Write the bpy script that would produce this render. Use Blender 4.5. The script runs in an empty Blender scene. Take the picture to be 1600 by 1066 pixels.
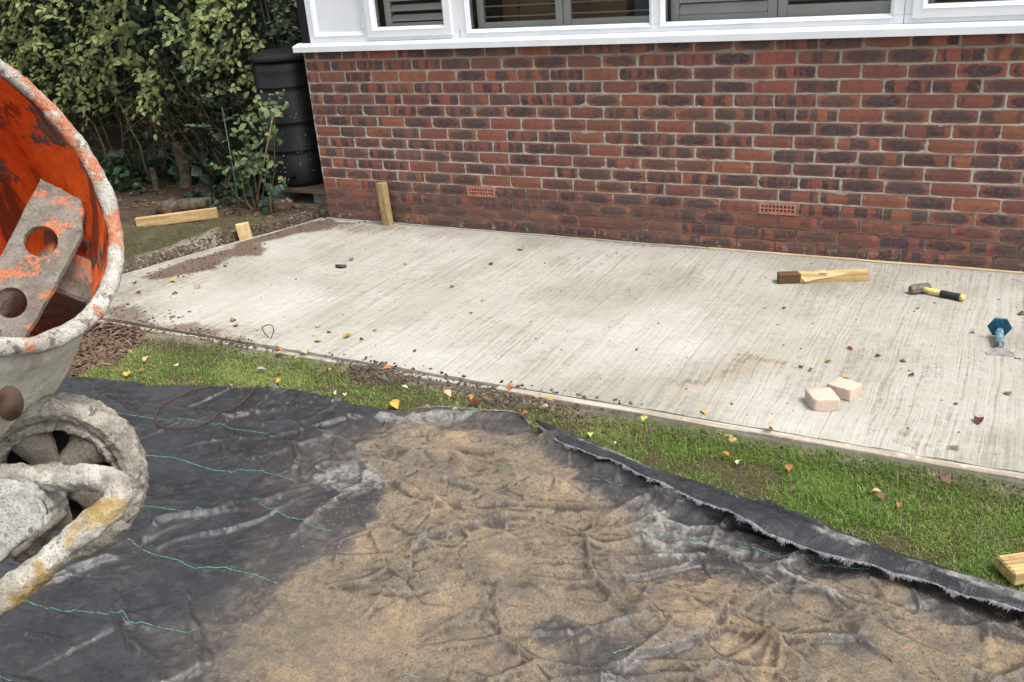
import bpy, bmesh, math, random
import numpy as np
from mathutils import Vector, Matrix

rng = np.random.default_rng(7)
random.seed(7)
SC = bpy.context.scene
COL = SC.collection

# ------------------------------------------------------------------ camera, sky, sun, exposure
CF, CYAW, CPIT, CROL = 1438.76, -0.52865, -0.399943, -0.082297
CC = np.array([4.50322, -5.16422, 1.72512])
FW = np.array([math.sin(CYAW) * math.cos(CPIT), math.cos(CYAW) * math.cos(CPIT), math.sin(CPIT)])
R0 = np.cross(FW, [0, 0, 1]); R0 /= np.linalg.norm(R0)
U0 = np.cross(R0, FW)
RT = math.cos(CROL) * R0 + math.sin(CROL) * U0
UP = -math.sin(CROL) * R0 + math.cos(CROL) * U0
cam = bpy.data.cameras.new('camera')
cam.sensor_width = 36.0
cam.lens = CF / 1600 * 36
cam.clip_start = 0.05
cam.clip_end = 200
camo = bpy.data.objects.new('camera', cam)
COL.objects.link(camo)
camo.matrix_world = Matrix(((RT[0], UP[0], -FW[0], CC[0]), (RT[1], UP[1], -FW[1], CC[1]),
                            (RT[2], UP[2], -FW[2], CC[2]), (0, 0, 0, 1)))
SC.camera = camo

SUN_EL, SUN_AZ = math.radians(60), math.radians(98)     # azimuth measured from +Y towards +X
w = bpy.data.worlds.new('World'); SC.world = w; w.use_nodes = True
wn = w.node_tree.nodes; wl = w.node_tree.links
for n_ in list(wn): wn.remove(n_)
sky = wn.new('ShaderNodeTexSky'); sky.sky_type = 'NISHITA'; sky.sun_disc = False
sky.sun_elevation = SUN_EL; sky.sun_rotation = SUN_AZ; sky.air_density = 1.0; sky.dust_density = 4.0
hs = wn.new('ShaderNodeHueSaturation'); hs.inputs['Saturation'].default_value = 0.22
bg = wn.new('ShaderNodeBackground'); bg.inputs['Strength'].default_value = 0.14
wo = wn.new('ShaderNodeOutputWorld')
wl.new(sky.outputs[0], hs.inputs['Color']); wl.new(hs.outputs[0], bg.inputs['Color']); wl.new(bg.outputs[0], wo.inputs[0])
sl = bpy.data.lights.new('sun', 'SUN'); sl.energy = 1.5; sl.angle = math.radians(17); sl.color = (1.0, 0.965, 0.92)
so = bpy.data.objects.new('sun', sl); COL.objects.link(so)
sd = Vector((math.sin(SUN_AZ) * math.cos(SUN_EL), math.cos(SUN_AZ) * math.cos(SUN_EL), math.sin(SUN_EL)))
so.rotation_euler = sd.to_track_quat('Z', 'Y').to_euler()
so.location = (0, 0, 10)
SC.view_settings.view_transform = 'Standard'
SC.view_settings.look = 'None'
SC.view_settings.gamma = 1.0
SC.view_settings.use_curve_mapping = False
SC.view_settings.exposure = 1.14


# ------------------------------------------------------------------ helpers
def ray(u, v):
    return FW + (u - 800) / CF * RT - (v - 533) / CF * UP


def at(u, v, z=0.0):
    d = ray(u, v)
    return CC + (z - CC[2]) / d[2] * d


def aty(u, v, y=0.0):
    d = ray(u, v)
    return CC + (y - CC[1]) / d[1] * d


def _hash(ix, iy, iz, seed):
    h = (ix.astype(np.int64) * 374761393 + iy.astype(np.int64) * 668265263 + iz.astype(np.int64) * 2147483647 + seed * 974634777) & 0xffffffff
    h = ((h ^ (h >> 13)) * 1274126177) & 0xffffffff
    h = (h ^ (h >> 16)) & 0xffffffff
    return h / 2147483648.0 - 1.0


def vn(x, y, z=None, seed=0):
    x = np.asarray(x, float); y = np.asarray(y, float)
    z = np.zeros_like(x) if z is None else np.asarray(z, float)
    ix, iy, iz = np.floor(x), np.floor(y), np.floor(z)
    fx, fy, fz = x - ix, y - iy, z - iz
    fx = fx * fx * (3 - 2 * fx); fy = fy * fy * (3 - 2 * fy); fz = fz * fz * (3 - 2 * fz)
    r = 0
    for a in (0, 1):
        for b in (0, 1):
            for c in ((0, 1) if np.any(z) else (0,)):
                wt = (fx if a else 1 - fx) * (fy if b else 1 - fy)
                if np.any(z): wt = wt * (fz if c else 1 - fz)
                r = r + wt * _hash(ix + a, iy + b, iz + c, seed)
    return r


def fbm(x, y, z=None, octv=4, seed=0, gain=0.5):
    s, a, f = 0, 1.0, 1.0
    for o in range(octv):
        s = s + a * vn(np.asarray(x) * f + 17.3 * o, np.asarray(y) * f - 9.1 * o, None if z is None else np.asarray(z) * f + 3.7 * o, seed + o)
        a *= gain; f *= 2.03
    return s


def sst(a, b, x):
    t = np.clip((x - a) / (b - a), 0, 1)
    return t * t * (3 - 2 * t)


def pldist(px, py, pts):
    """distance to a polyline, with signed side and arclength parameter 0..1"""
    best = np.full(np.shape(px), 1e9); side = np.zeros(np.shape(px)); par = np.zeros(np.shape(px))
    pts = [np.array(p[:2], float) for p in pts]
    L = [np.linalg.norm(b - a) for a, b in zip(pts, pts[1:])]
    tot = sum(L); acc = 0
    for a, b, l in zip(pts, pts[1:], L):
        d = (b - a) / l
        t = np.clip((px - a[0]) * d[0] + (py - a[1]) * d[1], 0, l)
        qx, qy = px - a[0] - t * d[0], py - a[1] - t * d[1]
        ds = np.hypot(qx, qy)
        m = ds < best
        best = np.where(m, ds, best)
        side = np.where(m, np.sign(d[0] * qy - d[1] * qx), side)
        par = np.where(m, (acc + t) / tot, par)
        acc += l
    return best, side, par


def inpoly(px, py, pts):
    ins = np.zeros(np.shape(px), bool)
    n = len(pts)
    for i in range(n):
        x1, y1 = pts[i][0], pts[i][1]; x2, y2 = pts[(i + 1) % n][0], pts[(i + 1) % n][1]
        c = ((y1 > py) != (y2 > py)) & (px < (x2 - x1) * (py - y1) / (y2 - y1 + 1e-12) + x1)
        ins ^= c
    return ins


def blob(px, py, pts, soft, nz=0.0, seed=0, ns=6.0):
    """soft polygon mask 0..1 in world XY with a wobbling border"""
    xs = [p[0] for p in pts]; ys = [p[1] for p in pts]
    out = np.zeros(np.shape(px))
    m = (px > min(xs) - soft * 3) & (px < max(xs) + soft * 3) & (py > min(ys) - soft * 3) & (py < max(ys) + soft * 3)
    if not m.any(): return out
    x, y = px[m], py[m]
    if nz:
        x = x + nz * fbm(x * ns, y * ns, seed=seed); y = y + nz * fbm(x * ns + 50, y * ns, seed=seed + 5)
    d, _, _ = pldist(x, y, list(pts) + [pts[0]])
    s = np.where(inpoly(x, y, pts), -d, d)
    out[m] = 1 - sst(-soft, soft, s)
    return out


def tag(o, label=None, cat=None, group=None, kind=None):
    if label: o['label'] = label
    if cat: o['category'] = cat
    if group: o['group'] = group
    if kind: o['kind'] = kind
    return o


def link(name, me, parent=None, loc=None):
    o = bpy.data.objects.new(name, me)
    COL.objects.link(o)
    if parent is not None: o.parent = parent
    if loc is not None: o.location = loc
    return o


def empty(name, loc=(0, 0, 0), rz=0.0, label=None, cat=None, group=None):
    o = link(name, None, None, loc)
    o.rotation_euler = (0, 0, rz)
    o.empty_display_size = 0.05
    return tag(o, label, cat, group)


def npmesh(name, V, F, mat=None, smooth=False, attrs=None):
    """V (n,3); F (m,k) array of equal sized faces, or a list of such arrays"""
    me = bpy.data.meshes.new(name)
    if not isinstance(F, list) or (len(F) and isinstance(F[0], tuple)): F = [F]
    F = [np.asarray(f, np.int32) for f in F if len(f)]
    V = np.asarray(V, np.float32)
    me.vertices.add(len(V)); me.vertices.foreach_set('co', V.ravel())
    nl = sum(f.size for f in F); nf = sum(len(f) for f in F)
    me.loops.add(nl); me.polygons.add(nf)
    me.loops.foreach_set('vertex_index', np.concatenate([f.ravel() for f in F]))
    st = []; base = 0
    for f in F:
        st.append(base + np.arange(len(f)) * f.shape[1]); base += f.size
    me.polygons.foreach_set('loop_start', np.concatenate(st).astype(np.int32))
    me.polygons.foreach_set('use_smooth', np.full(nf, smooth))
    if attrs:
        for k, a in attrs.items():
            a = np.asarray(a, np.float32)
            if a.ndim == 1:
                at_ = me.attributes.new(k, 'FLOAT', 'POINT'); at_.data.foreach_set('value', a)
            else:
                at_ = me.attributes.new(k, 'FLOAT_VECTOR', 'POINT'); at_.data.foreach_set('vector', a.ravel())
    me.update(calc_edges=True)
    me.validate()
    if mat: me.materials.append(mat)
    return me


def grid_faces(nu, nv, wrapu=False, wrapv=False):
    iu = np.arange(nu if wrapu else nu - 1); iv = np.arange(nv if wrapv else nv - 1)
    a, b = np.meshgrid(iu, iv, indexing='ij')
    a2, b2 = (a + 1) % nu, (b + 1) % nv
    return np.stack([a * nv + b, a2 * nv + b, a2 * nv + b2, a * nv + b2], -1).reshape(-1, 4)


class MB:
    """collects shapes into one mesh"""
    def __init__(s): s.bm = bmesh.new()

    def box(s, x0, x1, y0, y1, z0, z1, bev=0.0, rot=None, seg=1):
        b = bmesh.new()
        bmesh.ops.create_cube(b, size=1)
        for v in b.verts:
            v.co = Vector(((x0 + x1) / 2 + v.co.x * (x1 - x0), (y0 + y1) / 2 + v.co.y * (y1 - y0), (z0 + z1) / 2 + v.co.z * (z1 - z0)))
        if bev: bmesh.ops.bevel(b, geom=list(b.edges), offset=bev, segments=seg, affect='EDGES')
        if rot is not None: b.transform(rot)
        return s.add(b)

    def add(s, b):
        me = bpy.data.meshes.new('tmp'); b.to_mesh(me); b.free()
        s.bm.from_mesh(me); bpy.data.meshes.remove(me); return s

    def tube(s, pts, rad, n=10, caps=True):
        pts = [Vector(p) for p in pts]
        rad = rad if hasattr(rad, '__len__') else [rad] * len(pts)
        rings = []; prev = None
        for i, p in enumerate(pts):
            d = (pts[min(i + 1, len(pts) - 1)] - pts[max(i - 1, 0)]).normalized()
            if prev is None:
                a = d.orthogonal().normalized()
            else:
                a = (prev - d * prev.dot(d)).normalized()
            prev = a; b = d.cross(a)
            rings.append([s.bm.verts.new(p + (a * math.cos(t) + b * math.sin(t)) * rad[i]) for t in [2 * math.pi * k / n for k in range(n)]])
        for r1, r2 in zip(rings, rings[1:]):
            for k in range(n): s.bm.faces.new((r1[k], r1[(k + 1) % n], r2[(k + 1) % n], r2[k]))
        if caps:
            s.bm.faces.new(rings[0][::-1]); s.bm.faces.new(rings[-1])
        return s

    def lathe(s, prof, n=32, M=None, closed=False):
        """profile [(r, z)] around local Z"""
        rings = []
        for r, z in prof:
            rings.append([s.bm.verts.new((M @ Vector((r * math.cos(t), r * math.sin(t), z))) if M else Vector((r * math.cos(t), r * math.sin(t), z))) for t in [2 * math.pi * k / n for k in range(n)]])
        prs = list(zip(rings, rings[1:])) + ([(rings[-1], rings[0])] if closed else [])
        for r1, r2 in prs:
            for k in range(n): s.bm.faces.new((r1[k], r1[(k + 1) % n], r2[(k + 1) % n], r2[k]))
        return s

    def poly(s, pts, faces):
        vs = [s.bm.verts.new(p) for p in pts]
        for f in faces: s.bm.faces.new([vs[i] for i in f])
        return s

    def mesh(s, name, mat, smooth=False):
        me = bpy.data.meshes.new(name)
        bmesh.ops.recalc_face_normals(s.bm, faces=list(s.bm.faces))
        s.bm.to_mesh(me); s.bm.free()
        me.materials.append(mat)
        if smooth:
            me.polygons.foreach_set('use_smooth', [True] * len(me.polygons))
        return me

    def build(s, name, mat, parent=None, smooth=False, loc=None):
        return link(name, s.mesh(name, mat, smooth), parent, loc)


class NT:
    """small material node helper"""
    def __init__(s, name, rough=0.8, spec=0.3):
        s.m = bpy.data.materials.new(name); s.m.use_nodes = True
        s.t = s.m.node_tree; s.b = s.t.nodes['Principled BSDF']
        s.b.inputs['Roughness'].default_value = rough
        s.b.inputs['Specular IOR Level'].default_value = spec
        s.tc = s.t.nodes.new('ShaderNodeTexCoord')
        s.co = s.tc.outputs['Object']
        s.h = None

    def set(s, sock, v):
        if hasattr(v, 'node') or isinstance(v, bpy.types.NodeSocket): s.t.links.new(v, sock)
        elif sock.type == 'RGBA' and not hasattr(v, '__len__'): sock.default_value = (v, v, v, 1)
        elif isinstance(v, (tuple, list)): sock.default_value = tuple(v) + ((1,) if len(v) == 3 and sock.type == 'RGBA' else ())
        else: sock.default_value = v

    def noise(s, scale, det=4, rough=0.55, vec=None, dist=0.0, col=False, dim='3D'):
        n = s.t.nodes.new('ShaderNodeTexNoise'); n.noise_dimensions = dim
        n.inputs['Scale'].default_value = scale; n.inputs['Detail'].default_value = det; n.inputs['Roughness'].default_value = rough
        n.inputs['Distortion'].default_value = dist
        s.t.links.new(vec if vec is not None else s.co, n.inputs['Vector'])
        return n.outputs['Color' if col else 'Fac']

    def voro(s, scale, vec=None, feat='F1', rnd=1.0, out='Distance'):
        n = s.t.nodes.new('ShaderNodeTexVoronoi'); n.feature = feat
        n.inputs['Scale'].default_value = scale; n.inputs['Randomness'].default_value = rnd
        s.t.links.new(vec if vec is not None else s.co, n.inputs['Vector'])
        return n.outputs[out]

    def ramp(s, f, stops, interp='LINEAR'):
        n = s.t.nodes.new('ShaderNodeValToRGB'); n.color_ramp.interpolation = interp
        e = n.color_ramp.elements
        while len(e) < len(stops): e.new(0.5)
        for el, (p, c) in zip(e, stops):
            el.position = p; el.color = (c, c, c, 1) if not hasattr(c, '__len__') else tuple(c) + (1,)
        s.set(n.inputs['Fac'], f)
        return n.outputs['Color']

    def mix(s, f, a, b, mode='MIX'):
        n = s.t.nodes.new('ShaderNodeMix'); n.data_type = 'RGBA'; n.blend_type = mode; n.clamp_factor = True
        s.set(n.inputs[0], f); s.set(n.inputs[6], a); s.set(n.inputs[7], b)
        return n.outputs[2]

    def math(s, op, a, b=0.0, c=None, clamp=False):
        n = s.t.nodes.new('ShaderNodeMath'); n.operation = op; n.use_clamp = clamp
        s.set(n.inputs[0], a); s.set(n.inputs[1], b)
        if c is not None: s.set(n.inputs[2], c)
        return n.outputs[0]

    def mr(s, v, a, b, c=0.0, d=1.0, smooth=True):
        n = s.t.nodes.new('ShaderNodeMapRange'); n.clamp = True
        if smooth: n.interpolation_type = 'SMOOTHSTEP'
        s.set(n.inputs[0], v); s.set(n.inputs[1], a); s.set(n.inputs[2], b); s.set(n.inputs[3], c); s.set(n.inputs[4], d)
        return n.outputs[0]

    def attr(s, name, out='Fac'):
        n = s.t.nodes.new('ShaderNodeAttribute'); n.attribute_name = name
        return n.outputs[out]

    def orand(s):
        return s.t.nodes.new('ShaderNodeObjectInfo').outputs['Random']

    def mapping(s, vec=None, loc=(0, 0, 0), rot=(0, 0, 0), scale=(1, 1, 1)):
        n = s.t.nodes.new('ShaderNodeMapping')
        s.set(n.inputs[0], vec if vec is not None else s.co)
        s.set(n.inputs[1], loc); s.set(n.inputs[2], rot); s.set(n.inputs[3], scale)
        return n.outputs[0]

    def vadd(s, a, b):
        n = s.t.nodes.new('ShaderNodeVectorMath'); n.operation = 'ADD'
        s.set(n.inputs[0], a); s.set(n.inputs[1], b); return n.outputs[0]

    def comb(s, x, y, z):
        n = s.t.nodes.new('ShaderNodeCombineXYZ')
        s.set(n.inputs[0], x); s.set(n.inputs[1], y); s.set(n.inputs[2], z); return n.outputs[0]

    def sep(s, v):
        n = s.t.nodes.new('ShaderNodeSeparateXYZ'); s.set(n.inputs[0], v); return n.outputs

    def bump(s, h, dist, strength=1.0):
        n = s.t.nodes.new('ShaderNodeBump'); n.inputs['Distance'].default_value = dist; n.inputs['Strength'].default_value = strength
        s.set(n.inputs['Height'], h)
        if s.h is not None: s.t.links.new(s.h, n.inputs['Normal'])
        s.h = n.outputs[0]
        s.t.links.new(s.h, s.b.inputs['Normal'])

    def color(s, c): s.set(s.b.inputs['Base Color'], c); return s
    def rough(s, c): s.set(s.b.inputs['Roughness'], c); return s


M = {}

# ------------------------------------------------------------------ materials
def plain(name, col, rough=0.7, var=0.25, scale=12, spec=0.3, bump=0.0, bs=80):
    m = NT(name, rough, spec)
    n = m.noise(scale, 5)
    m.color(m.mix(m.mr(n, 0.3, 0.7), tuple(c * (1 - var) for c in col), tuple(min(1, c * (1 + var)) for c in col)))
    if bump: m.bump(m.noise(bs, 4), bump)
    return m.m


def mk_brick():
    m = NT('brick_clay', 0.88, 0.2)
    bl = m.attr('bl', 'Vector')
    rnd = m.math('ADD', m.orand(), m.attr('rnd'))
    rnd = m.math('FRACT', rnd)
    sx, sy, sz = m.sep(bl)                          # x, z of the brick face -1..1
    off = m.math('MULTIPLY', rnd, 91.7)
    co = m.vadd(m.co, m.comb(off, m.math('MULTIPLY', rnd, 37.3), off))
    wob = m.math('SUBTRACT', m.noise(22, 3, vec=co), 0.5)
    xx = m.math('ADD', m.math('MULTIPLY', sx, 1.0), m.math('MULTIPLY', wob, 0.5))
    band = m.noise(1.0, 1, vec=m.comb(m.math('ADD', m.math('MULTIPLY', xx, 1.9), off), off, 0.0))
    band = m.mr(band, 0.44, 0.54)
    r2 = m.math('FRACT', m.math('MULTIPLY', rnd, 7.31))
    ell = m.math('ADD', m.math('POWER', m.math('ABSOLUTE', xx), 2.6), m.math('POWER', m.math('ABSOLUTE', m.math('ADD', sz, m.math('MULTIPLY', wob, 0.9))), 2.4))
    ellm = m.mr(ell, 0.95, 0.35)
    edge = m.mr(m.math('ADD', m.math('ABSOLUTE', sz), m.math('MULTIPLY', wob, 0.9)), 1.0, 0.62)
    bandm = m.math('MULTIPLY', band, edge)
    kind = m.mr(r2, 0.45, 0.5)
    dark = m.math('ADD', m.math('MULTIPLY', ellm, m.math('SUBTRACT', 1.0, kind)), m.math('MULTIPLY', bandm, kind))
    r3 = m.math('FRACT', m.math('MULTIPLY', rnd, 23.7))
    amt = m.mr(r3, 0.0, 0.45, 0.05, 1.0)
    dark = m.math('MULTIPLY', m.math('MULTIPLY', dark, amt), m.mr(m.noise(60, 4, 0.7, vec=co), 0.25, 0.55, 0.55, 1.0))
    r4 = m.math('FRACT', m.math('MULTIPLY', rnd, 53.1))
    red = m.ramp(r4, [(0, (0.31, 0.105, 0.076)), (0.3, (0.255, 0.095, 0.073)), (0.55, (0.205, 0.086, 0.070)), (0.8, (0.34, 0.130, 0.074)), (1, (0.175, 0.088, 0.076))])
    red = m.mix(m.mr(m.noise(35, 5, 0.65, vec=co), 0.3, 0.75), red, m.mix(0.35, red, (0.12, 0.05, 0.04)))
    dk = m.mix(m.mr(r4, 0.2, 0.8), (0.040, 0.035, 0.039), (0.082, 0.058, 0.056))
    dk = m.mix(m.mr(m.noise(45, 3, vec=co), 0.35, 0.7), dk, (0.075, 0.072, 0.078))
    c = m.mix(m.math('MULTIPLY', dark, 0.93), red, dk)
    # mortar smears, lime spots and splashes
    sp = m.voro(260, vec=co, out='Distance')
    spm = m.math('MULTIPLY', m.mr(sp, 0.16, 0.08), m.mr(m.noise(14, 2, vec=m.vadd(co, m.comb(3.0, 1.0, 2.0))), 0.5, 0.62))
    c = m.mix(m.math('MULTIPLY', spm, 0.8), c, (0.45, 0.42, 0.36))
    e2 = m.math('MAXIMUM', m.math('ABSOLUTE', sx), m.math('ABSOLUTE', sz))
    sm = m.math('MULTIPLY', m.mr(e2, 0.72, 1.0), m.mr(m.noise(70, 4, 0.6, vec=co), 0.55, 0.66))
    c = m.mix(m.math('MULTIPLY', sm, 0.5), c, (0.34, 0.30, 0.24))
    # dirt and splashed cement low on the wall
    geo = m.t.nodes.new('ShaderNodeNewGeometry')
    gp = m.sep(geo.outputs['Position'])
    low = m.math('MULTIPLY', m.mr(gp[2], 0.42, -0.1), m.mr(m.noise(5, 4, vec=geo.outputs['Position']), 0.35, 0.7))
    c = m.mix(m.math('MULTIPLY', low, 0.75), c, (0.12, 0.09, 0.07))
    sp2 = m.math('MULTIPLY', m.mr(gp[2], 0.07, 0.0), m.mr(m.noise(16, 5, 0.7, vec=geo.outputs['Position']), 0.56, 0.62))
    c = m.mix(m.math('MULTIPLY', sp2, 0.75), c, (0.42, 0.39, 0.36))
    gm = m.mr(m.noise(1.6, 4, vec=geo.outputs['Position']), 0.35, 0.65)
    c = m.mix(m.math('MULTIPLY', gm, 0.22), c, (0.10, 0.06, 0.05))
    m.color(c)
    m.bump(m.noise(220, 5, 0.7, vec=co), 0.0016)
    c = m.mix(m.mr(m.noise(150, 5, 0.8, vec=co), 0.46, 0.30, 0, 0.5), c, (0.05, 0.035, 0.033))
    m.color(c)
    m.bump(m.noise(40, 3, vec=co), 0.004)
    m.bump(m.mr(m.voro(95, vec=co), 0.25, 0.05), 0.001)
    return m.m


def mk_mortar():
    m = NT('mortar', 0.95, 0.1)
    n = m.noise(9, 5, 0.6); f = m.noise(300, 3, 0.7)
    c = m.mix(m.mr(n, 0.3, 0.7), (0.32, 0.295, 0.24), (0.48, 0.45, 0.38))
    c = m.mix(m.mr(f, 0.35, 0.7), m.mix(0.4, c, (0.12, 0.10, 0.08)), c)
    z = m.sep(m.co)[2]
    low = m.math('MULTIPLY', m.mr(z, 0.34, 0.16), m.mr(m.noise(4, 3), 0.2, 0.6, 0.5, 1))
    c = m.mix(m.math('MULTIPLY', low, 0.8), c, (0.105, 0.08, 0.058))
    top = m.math('MULTIPLY', m.mr(z, 1.06, 1.13), 0.45)  # shade of the sill painted into the top course mortar
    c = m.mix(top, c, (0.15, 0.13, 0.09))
    m.color(c); m.bump(f, 0.002); m.bump(m.noise(60, 4), 0.004)
    return m.m


def mk_upvc():
    m = NT('white_upvc', 0.28, 0.5)
    n = m.noise(6, 4)
    c = m.mix(m.mr(n, 0.3, 0.8), (0.78, 0.80, 0.82), (0.70, 0.73, 0.76))
    d = m.mr(m.voro(30), 0.06, 0.02)
    c = m.mix(m.math('MULTIPLY', d, 0.7), c, (0.15, 0.12, 0.1))
    m.color(c)
    return m.m


def mk_concrete():
    m = NT('brushed_concrete', 0.93, 0.15)
    dirt = m.attr('dirt'); pal = m.attr('pale')
    # the brush lines run away from the house, turned a little, wobbling
    wv = m.noise(1.2, 2)
    warp = m.comb(m.math('MULTIPLY', m.math('SUBTRACT', wv, 0.5), 0.09), 0.0, 0.0)
    rot = m.mapping(m.vadd(m.co, warp), rot=(0, 0, 0.0))
    st1 = m.noise(1.0, 2, 0.5, vec=m.mapping(rot, scale=(62, 0.9, 1)))
    st2 = m.noise(1.0, 3, 0.6, vec=m.mapping(rot, scale=(120, 2.2, 1), loc=(5, 3, 0)))
    st3 = m.noise(1.0, 2, 0.6, vec=m.mapping(rot, scale=(260, 14, 1), loc=(5, 3, 0)))
    patch = m.noise(1.3, 4, 0.6)
    brk = m.noise(26, 4, 0.65)
    groove = m.math('ADD', m.math('MULTIPLY', st1, 0.55), m.math('ADD', m.math('MULTIPLY', st2, 0.45), m.math('MULTIPLY', st3, 0.15)))
    groove = m.math('ADD', groove, m.math('MULTIPLY', m.math('SUBTRACT', brk, 0.5), 0.55))
    base = m.ramp(patch, [(0.28, (0.20, 0.19, 0.155)), (0.45, (0.29, 0.277, 0.232)), (0.58, (0.365, 0.35, 0.305)), (0.75, (0.26, 0.235, 0.19))])
    light = m.mix(m.mr(m.noise(3.2, 4, 0.7), 0.3, 0.72), (0.42, 0.405, 0.365), (0.315, 0.29, 0.245))
    amt = m.mr(patch, 0.3, 0.62, 0.45, 1.0)
    lin = m.mr(groove, 0.52, 0.66)
    c = m.mix(m.math('MULTIPLY', lin, m.math('MULTIPLY', amt, 0.75)), base, light)
    dk = m.mr(groove, 0.55, 0.45)
    c = m.mix(m.math('MULTIPLY', dk, m.mr(m.noise(1.7, 3, vec=m.mapping(loc=(2, 9, 4))), 0.35, 0.7, 0.28, 0.72)), c, (0.20, 0.185, 0.155))
    c = m.mix(m.math('MULTIPLY', pal, 0.45), c, (0.50, 0.49, 0.455))
    c = m.mix(m.math('MULTIPLY', m.mr(m.noise(2.3, 3, vec=m.mapping(loc=(7, 2, 1))), 0.52, 0.68), 0.30), c, (0.34, 0.325, 0.27))
    c = m.mix(m.math('MULTIPLY', m.mr(m.noise(7.0, 5, 0.7, vec=m.mapping(loc=(3, 8, 1))), 0.56, 0.68), 0.28), c, (0.33, 0.25, 0.185))
    c = m.mix(m.math('MULTIPLY', m.attr('clay'), m.mr(m.noise(20, 5, 0.7), 0.35, 0.6, 0.2, 0.85)), c, (0.33, 0.265, 0.19))
    fine = m.noise(190, 4, 0.75)
    c = m.mix(m.mr(fine, 0.30, 0.62, 0.30, 0.0), c, (0.16, 0.145, 0.12))
    spk = m.math('MULTIPLY', m.mr(m.voro(42, out='Distance'), 0.10, 0.05), m.mr(m.noise(5, 2), 0.45, 0.6))
    c = m.mix(m.math('MULTIPLY', spk, 0.75), c, (0.07, 0.055, 0.045))
    dm = m.math('MULTIPLY', dirt, m.mr(m.math('ADD', m.math('ADD', m.math('MULTIPLY', m.noise(60, 5, 0.75), 0.55), m.math('MULTIPLY', m.math('SUBTRACT', 1.0, groove), 1.0)), m.math('MULTIPLY', dirt, 0.42)), 0.78, 1.02))
    c = m.mix(dm, c, m.mix(m.noise(40, 3), (0.085, 0.058, 0.042), (0.16, 0.115, 0.085)))
    m.color(c)
    m.rough(m.mix(dm, (0.93,) * 3, (1.0,) * 3))
    m.bump(groove, 0.008, 0.9)
    m.bump(fine, 0.0022)
    return m.m


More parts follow.
